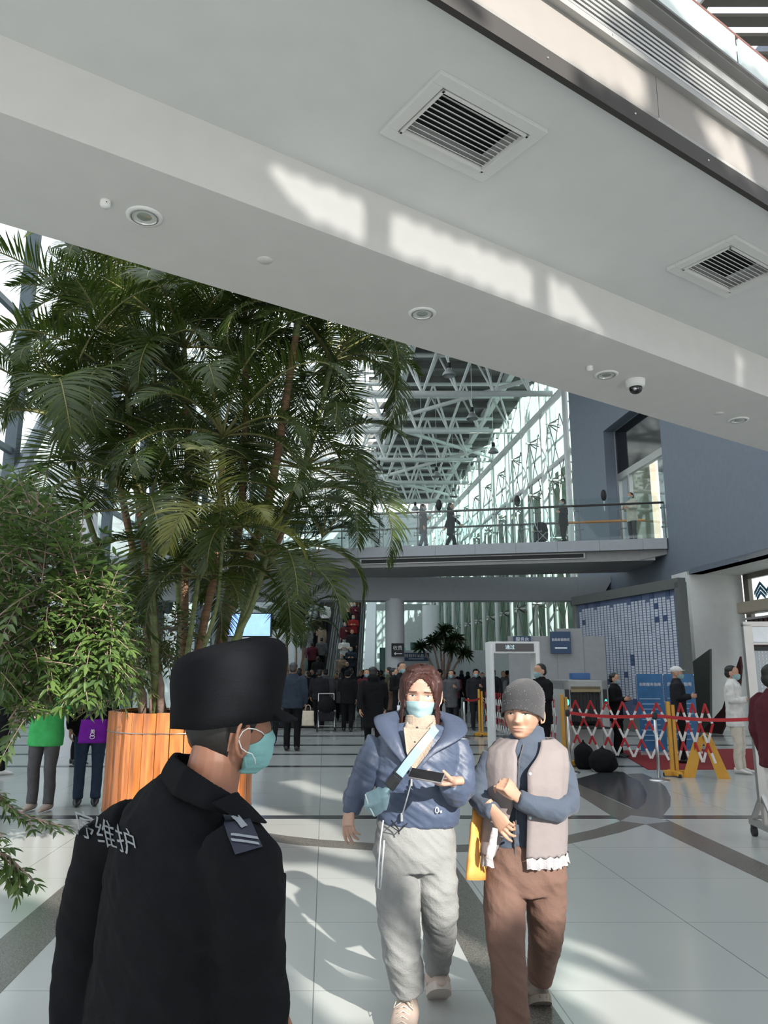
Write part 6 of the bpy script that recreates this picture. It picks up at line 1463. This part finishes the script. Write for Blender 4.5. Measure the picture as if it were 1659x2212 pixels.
for c in range(nc):
    x = .1 + (c + .5) * pw; z = 3.50 if c % 5 else 3.42
    if rb.random() < .35: kb.box((x, .035, 3.58), (pw * .98, .01, .12))
    while z > .85:
        if rb.random() < .018: h = .14; kb.box((x, .035, z - h / 2), (pw * rb.choice([.9, 1.0]), .01, h)); z -= h + .01
        else: h = .068; kw.box((x, .037, z - h / 2), (pw * .74, .008, h - .012)); z -= h
kw.build('label_strips', mat('label_white', (.50, .53, .60), .5, var=.1, vscale=3), t); kb.build('blue_blocks', mat('label_blue', (.05, .08, .16), .4), t)
# ---- blue banners in front of it
def banner(px, Y, w_, h, lb, rz=-.1):
    t = thing('floor_banner', lb, 'banner', gp_(px, Y), rz, 'blue information banners in front of the directory board')
    k = MB(); k.box((0, 0, h / 2 + .05), (w_, .02, h - .05)); k.build('panel', mat('banner_blue', (.02, .13, .30), .4, var=.15), t)
    k = MB(); k.box((0, 0, .03), (w_ + .06, .25, .06)); k.box((0, .02, h + .01), (w_ + .02, .04, .03)); k.build('stand', M['steel'], t)
    k = MB(); 
    for i in range(9): k.box((-.02 + (i % 2) * .02, -.014, h * (.70 - i * .065)), (w_ * (.8 - .1 * (i % 3)), .004, .022))
    k.build('text_lines', mat('banner_text', (.25, .42, .60), .5), t)
    text('自助服务指南', w_ * .14, M['sign_white'], t, (0, -.016, h * .88), (math.pi / 2, 0, 0), ex=.002)
banner(1402, 15.6, .50, 1.52, 'left blue information banner in front of the directory board')
banner(1465, 15.9, .58, 1.52, 'right blue information banner, behind the person in the white cap')
# ---- signs
def sign(px, py, Y, w_, h, txt, lb, size, hang=1.6, bg='sign_blue', sub=True, rz=0.0, arrow=False):
    t = thing('wall_sign', lb, 'sign', atY(px, py, Y), rz); k = MB(); k.box((0, 0, 0), (w_, .05, h)); k.build('board', M[bg], t, bevel=.005)
    text(txt, size, M['sign_white'], t, (0, -.03, h * (.12 if sub else 0) + (.06 if arrow else 0)), (math.pi / 2, 0, 0))
    k = MB()
    if sub: k.box((0, -.028, -h * .25), (w_ * .6, .004, h * .06))
    if arrow: k.box((.05, -.028, -h * .28), (w_ * .5, .004, .03)); k.prism([(-w_ * .3, -.030, -h * .28), (-w_ * .15, -.030, -h * .28 + .06), (-w_ * .15, -.030, -h * .28 - .06)], (0, .004, 0))
    if k.v: k.build('small_print', M['sign_white'], t)
    k = MB(); k.box((0, .05, 0), (.08, .06, .08)); k.build('bracket', M['steel'], t)
sign(899, 1419, 35.7, 1.18, .36, '检验科采血处', 'dark blue blood sampling sign on the white wall left of the small tree', .175, 0)
sign(859, 1404, 27.55, .44, .46, '收费', 'dark square sign with an arrow on the thick round column', .17, 0, 'black', False, 0, True)
sign(1211, 1388, 20.85, .54, .58, '自助取报告区', 'blue self-service report sign on the booth behind the scanner, left of the directory board', .082, 0)
sign(1128, 1384, 20.85, .46, .24, '服务台', 'small blue sign seen just over the top of the walk-through gate', .12, 0)
# counter partition under that sign
k = MB(); k.box((0, 0, 1.27), (2.6, .1, 2.54)); k.box((.35, -.02, 1.37), (.7, .12, 2.74)); o = k.build('booth_partition', mat('booth_grey', (.28, .29, .29), .5), bevel=.01); o.location = gp_(1205, 21.0); tag(o, 'grey booth partition behind the scanner, under the blue report sign', 'partition')
# ---- walk-through gate
t = thing('walk_through_gate', 'white walk-through metal detector gate with a dark display bar', 'metal detector', gp_(1108, 16.4), .05)
for s in (-1, 1):
    k = MB(); k.box((s * .48, 0, 1.1), (.09, .5, 2.2)); k.build('side_post', M['white'], t, bevel=.01)
    k = MB(); k.box((s * .48, -.255, 1.1), (.03, .012, 2.1)); k.build('edge_strip', M['sign_white'], t)
k = MB(); k.box((0, 0, 2.08), (.9, .5, .24)); k.build('crossbar', M['white'], t, bevel=.01)
k = MB(); k.box((0, -.256, 2.08), (.80, .01, .16)); k.build('display', M['blackgloss'], t)
text('通过', .10, mat('display_text', (.5, .6, .6), .5, emit=(.5, .7, .75), estr=.6), t, (-.1, -.264, 2.08), (math.pi / 2, 0, 0), ex=.001)
# ---- baggage scanner
t = thing('baggage_scanner', 'grey baggage scanner with dark tunnel and two teal lights behind the barrier', 'scanner', gp_(1230, 15.2), .12)
M['scan'] = mat('scanner_grey', (.34, .35, .34), .45)
k = MB(); k.box((-.36, 0, .72), (.14, 1.6, 1.42)); k.box((.36, 0, .72), (.14, 1.6, 1.42)); k.box((0, 0, 1.34), (.86, 1.6, .18)); k.box((0, .0, .3), (.6, 1.58, .6)); k.build('housing', M['scan'], t, bevel=.02)
k = MB(); k.box((0, -.1, .61), (.54, 2.2, .03)); k.build('conveyor', M['black'], t)
k = MB()
for i in range(9): k.box((-.25 + i * .0625, -.72, .98), (.056, .01, .56))
k.build('lead_curtain', M['black'], t)
k = MB(); k.box((0, -.79, 1.27), (.56, .02, .10)); k.build('top_label', mat('tan_label', (.28, .22, .12), .5), t)
for s in (-1, 1):
    k = MB(); k.box((s * .36, -.81, 1.12), (.07, .03, .30)); k.build('light_panel', M['black'], t)
    k = MB(); k.ell((s * .36, -.83, 1.04), (.022, .015, .055)); k.build('status_light', mat('teal_light', (.0, .5, .4), .3, emit=(.05, .9, .65), estr=2.5), t, smooth=True)
k = MB(); k.box((0, 0, 1.50), (.35, .25, .12)); tag(k.build('blue_storage_box', mat('blue_plastic', (.02, .10, .28), .4), bevel=.01), 'blue plastic box on top of the baggage scanner', 'box'); bpy.context.view_layer.update(); COL.objects[-1].location = gp_(1252, 15.3)
t = thing('white_cabinet', 'pale cabinet between the scanner and the directory board', 'cabinet', gp_(1296, 15.8), .1)
k = MB(); k.box((0, 0, .62), (.42, .6, 1.24)); k.build('body', M['scan'], t, bevel=.02)
k = MB(); k.box((0, -.31, .62), (.36, .015, 1.1)); k.build('door', M['white2'], t, bevel=.005)
# ---- expandable barrier
M['bar_red'] = mat('barrier_red', (.42, .015, .02), .45); M['bar_white'] = mat('barrier_white', (.68, .66, .64), .45); M['yellow'] = mat('safety_yellow', (.60, .30, .03), .45, var=.08)
def barrier(a, b_, cells, lb):
    d = b_ - a; L_ = d.length; t = thing('expandable_barrier', lb, 'barrier', a, math.atan2(d.y, d.x)); w_ = L_ / cells; z0, z1, rows = .24, 1.10, 3; hh = (z1 - z0) / rows
    parts = [MB(), MB()]
    for sgn in (-1, 1):
        for c in range(-rows, cells + rows):
            for r in range(rows):
                for half in range(2):
                    za = z0 + hh * (r + half * .5); zb = za + hh * .5
                    fx = lambda z: (c + .0) * w_ + sgn * (z - z0) / hh * w_ * .5
                    xa, xb = fx(za), fx(zb)
                    if min(xa, xb) < -.01 or max(xa, xb) > L_ + .01: continue
                    parts[half].tube([(xa, sgn * .010, za), (xb, sgn * .010, zb)], (.020, .005), 6, up=(1, 0, 0))
    parts[1].build('red_slats', M['bar_red'], t); parts[0].build('white_slats', M['bar_white'], t)
def ypost(p, h, lb, wheels=True):
    t = thing('barrier_post', lb, 'post', p, 0, 'yellow posts of the expandable barrier')
    k = MB(); k.box((-.035, 0, h / 2 + .04), (.05, .06, h)); k.box((.035, 0, h / 2 + .02), (.05, .06, h - .06)); k.build('post', M['yellow'], t, bevel=.006)
    k = MB(); k.box((0, 0, .05), (.34, .10, .08)); k.box((0, 0, .05), (.09, .42, .06)); k.build('foot', M['yellow'], t, bevel=.01)
    for x, y in ((-.16, 0), (.16, 0), (0, -.2), (0, .2)):
        k = MB(); k.tube([(x - .018, y, .028), (x + .018, y, .028)], .028, 10); k.build('castor', M['black'], t)
b1, b2, b3, b4 = gp_(1215, 13.8), gp_(1442, 12.45), gp_(1530, 12.0), gp_(1036, 20.2)
off = Vector((.07, 0, 0))
barrier(b1 + off, b2 - off, 6, 'widest red and white lattice barrier, with a red belt above it, beside the scanner')
barrier(b2 + off, b3, 3, 'short red and white lattice barrier right of the yellow post, before the red carpet')
barrier(b4 + Vector((.1, -.15, 0)), b1 - Vector((.1, -.2, 0)), 26, 'red and white lattice barrier receding behind the two women')
ypost(b1, 1.16, 'yellow barrier post directly behind the woman in the beanie'); ypost(b2, 1.08, 'yellow barrier post in the middle of the lattice, by the wet floor sign'); ypost(b4, 1.12, 'farthest yellow barrier post, left of the walk-through gate')
def stanchion(px, Y, lb):
    t = thing('stanchion', lb, 'stanchion', gp_(px, Y), 0, 'silver belt stanchions'); k = MB(); k.tube([(0, 0, .02), (0, 0, .95)], .025, 12); k.build('pole', M['steel'], t, smooth=True)
    k = MB(); k.lathe([(.001, .035), (.06, .03), (.15, .012), (.155, 0)], n=24); k.build('base', M['steel'], t, smooth=True)
    k = MB(); k.lathe([(.03, .88), (.034, .89), (.034, .97), (.001, .98)], n=16); k.build('belt_head', M['black'], t, smooth=True)
    return gp_(px, Y)
s1 = stanchion(1222, 12.9, 'silver stanchion right behind the woman in the beanie'); s2 = stanchion(1408, 12.0, 'silver stanchion in front of the lattice, left of the yellow post'); s3 = stanchion(1001, 19.5, 'silver stanchion behind the woman in blue'); s4 = stanchion(1640, 11.2, 'silver stanchion beyond the display stand')
def belt(a, b_, lb):
    k = MB(); d = (b_ - a); n_ = 10; rg = []
    for i in range(n_ + 1): p = a + d * i / n_ + Vector((0, 0, .93 - .04 * math.sin(math.pi * i / n_))); rg.append([p + Vector((0, 0, -.025)), p + Vector((.002, .003, -.025)), p + Vector((.002, .003, .025)), p + Vector((0, 0, .025))])
    k.rings(rg, True); tag(k.build('queue_belt', M['bar_red']), lb, 'belt')
belt(s1, s2, 'red queue belt stretched in front of the lattice barrier'); belt(s2, s4, 'red queue belt running from the middle stanchion towards the right edge'); belt(s3, b4 + Vector((0, 0, 0)), 'red queue belt behind the woman in blue')
# red carpet, wet floor sign, bags
a = [G(1330, 1622), G(1640, 1618), G(1700, 1662), G(1400, 1663)]
k = MB(); k.prism([Vector((p.x, p.y, .0)) for p in a], (0, 0, .012)); tag(k.build('carpet', mat('red_carpet', (.20, .012, .014), .95, var=.2, vscale=40, bump=.3)), 'red carpet on the floor behind the barrier', 'carpet')
t = thing('wet_floor_sign', 'yellow folding wet floor sign standing astride by the lattice barrier', 'floor sign', gp_(1512, 12.2), -.3)
for s in (-1, 1):
    k = MB(); k.prism([(s * .05 - .10, 0, .60), (s * .05 + .04, 0, .60), (s * .25 + .06, 0, 0), (s * .25 - .12, 0, 0)], (0, .02, 0)); k.build('panel', M['yellow'], t)
k = MB(); k.tube([(-.06, .01, .6), (.0, .01, .66), (.06, .01, .6)], .012, 6); k.build('handle', M['yellow'], t)
def lump(name, lb, cat, px, Y, r, mt, seed):
    k = MB(); k.ell((0, 0, r[2] * .85), r); k.ell((r[0] * .5, .05, r[2] * .6), (r[0] * .6, r[1] * .8, r[2] * .6)); k.tube([(-r[0] * .4, 0, r[2] * 1.4), (0, 0, r[2] * 2.0), (r[0] * .4, 0, r[2] * 1.4)], .02, 6)
    o = organic(k, name, mt, None, .02, 4, folds(.02, 5, 5, seed)); o.location = gp_(px, Y); tag(o, lb, cat)
lump('duffel_bag', 'black bag on the floor at the foot of the lattice barrier, right one', 'bag', 1292, 13.0, (.22, .2, .19), CL['black'], 3)
lump('duffel_bag', 'black bag on the floor by the yellow post, left of two at the lattice barrier', 'bag', 1252, 13.4, (.16, .18, .22), CL['black'], 5)
# ---- mobile display stand at the right edge
t = thing('display_stand', 'tall steel display stand on castors with a perforated panel, cut by the right edge', 'display stand', gp_(1622, 7.7), -.06)
M['steelflat'] = mat('satin_steel', (.42, .41, .39), .38, .75, var=.05)
W_ = 1.15; H_ = 2.03
k = MB()
for x in (0, W_): k.box((x, 0, (H_ + .35) / 2), (.085, .06, H_ - .35))
k.box((W_ / 2, 0, H_), (W_ + .085, .06, .05)); k.box((W_ / 2, 0, 1.84), (W_, .05, .025)); k.box((W_ / 2, 0, 1.20), (W_, .05, .03)); k.build('frame', M['steelflat'], t, bevel=.003)
k = MB(); k.box((W_ / 2, 0, 1.93), (W_ - .09, .012, .15)); k.build('header_panel', mat('header_plate', (.52, .55, .57), .3, .4), t)
k = MB(); k.box((W_ / 2, .0, 1.79), (W_ - .09, .03, .04)); k.build('dark_rail', M['black'], t)
k = MB(); k.box((W_ / 2, 0, 1.50), (W_ - .09, .01, .55)); k.build('perforated_panel', mat('panel_grey', (.30, .33, .35), .4, .3), t)
k = MB()
for i in range(30):
    for j in range(16): k.box((.09 + i * .033, -.008, 1.26 + j * .033), (.011, .006, .011))
k.build('perforations', mat('hole_glint', (.62, .64, .62), .3), t)
k = MB(); k.box((W_ / 2, -.02, 1.21), (W_ - .1, .08, .10)); k.build('tray', M['black'], t)
for x, nm in ((0, 'a'), (W_, 'b')):
    k = MB(); k.box((x, 0, .135), (.07, .62, .05)); k.tube([(x, -.28, .15), (x, -.01, .42)], .028, 6); k.tube([(x, .28, .15), (x, .01, .42)], .028, 6); k.tube([(x, 0, .12), (x, 0, .6)], .03, 6); k.build('base_foot', M['steelflat'], t)
    for y in (-.28, .28):
        k = MB(); k.tube([(x - .02, y, .045), (x + .02, y, .045)], .045, 14); k.box((x, y, .09), (.045, .05, .05)); k.build('castor', M['black'], t)
# ---- added unseen spot standing in for bounced sun on the inner fascia
bl = bpy.data.lights.new('added_fascia_spot', 'SPOT'); bl.energy = 2500; bl.spot_size = R(40); bl.spot_blend = .12; bl.shadow_soft_size = .016; bl.color = (1, .97, .92)
BLP = Vector((4.3, -4.6, .25)); bo = bpy.data.objects.new('added_fascia_spot', bl); COL.objects.link(bo); bo.location = BLP
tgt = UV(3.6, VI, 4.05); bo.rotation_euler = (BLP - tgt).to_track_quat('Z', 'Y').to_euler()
# added unseen mask: lit patch outlines carried back to its plane as openings
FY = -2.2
def tomask(p): kk = (FY - BLP.y) / (p.y - BLP.y); q = BLP + (p - BLP) * kk; return (q.x, q.z)
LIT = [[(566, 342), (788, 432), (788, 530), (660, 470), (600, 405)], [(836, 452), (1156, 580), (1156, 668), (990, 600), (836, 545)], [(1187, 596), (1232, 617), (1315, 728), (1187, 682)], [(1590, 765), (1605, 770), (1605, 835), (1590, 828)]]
FH = [[tomask(onV(x, y, VI)) for x, y in P] for P in LIT]
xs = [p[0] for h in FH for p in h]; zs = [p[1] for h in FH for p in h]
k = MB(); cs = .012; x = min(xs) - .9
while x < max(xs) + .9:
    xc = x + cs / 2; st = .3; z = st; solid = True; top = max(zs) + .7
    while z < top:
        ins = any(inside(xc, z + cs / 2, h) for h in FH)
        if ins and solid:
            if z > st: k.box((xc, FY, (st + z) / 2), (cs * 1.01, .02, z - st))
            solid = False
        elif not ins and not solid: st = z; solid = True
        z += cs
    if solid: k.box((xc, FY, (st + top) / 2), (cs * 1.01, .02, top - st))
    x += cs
struct(k, 'trim_40', M['alu'])  # added unseen mask that shapes the fascia spot, not a real trim
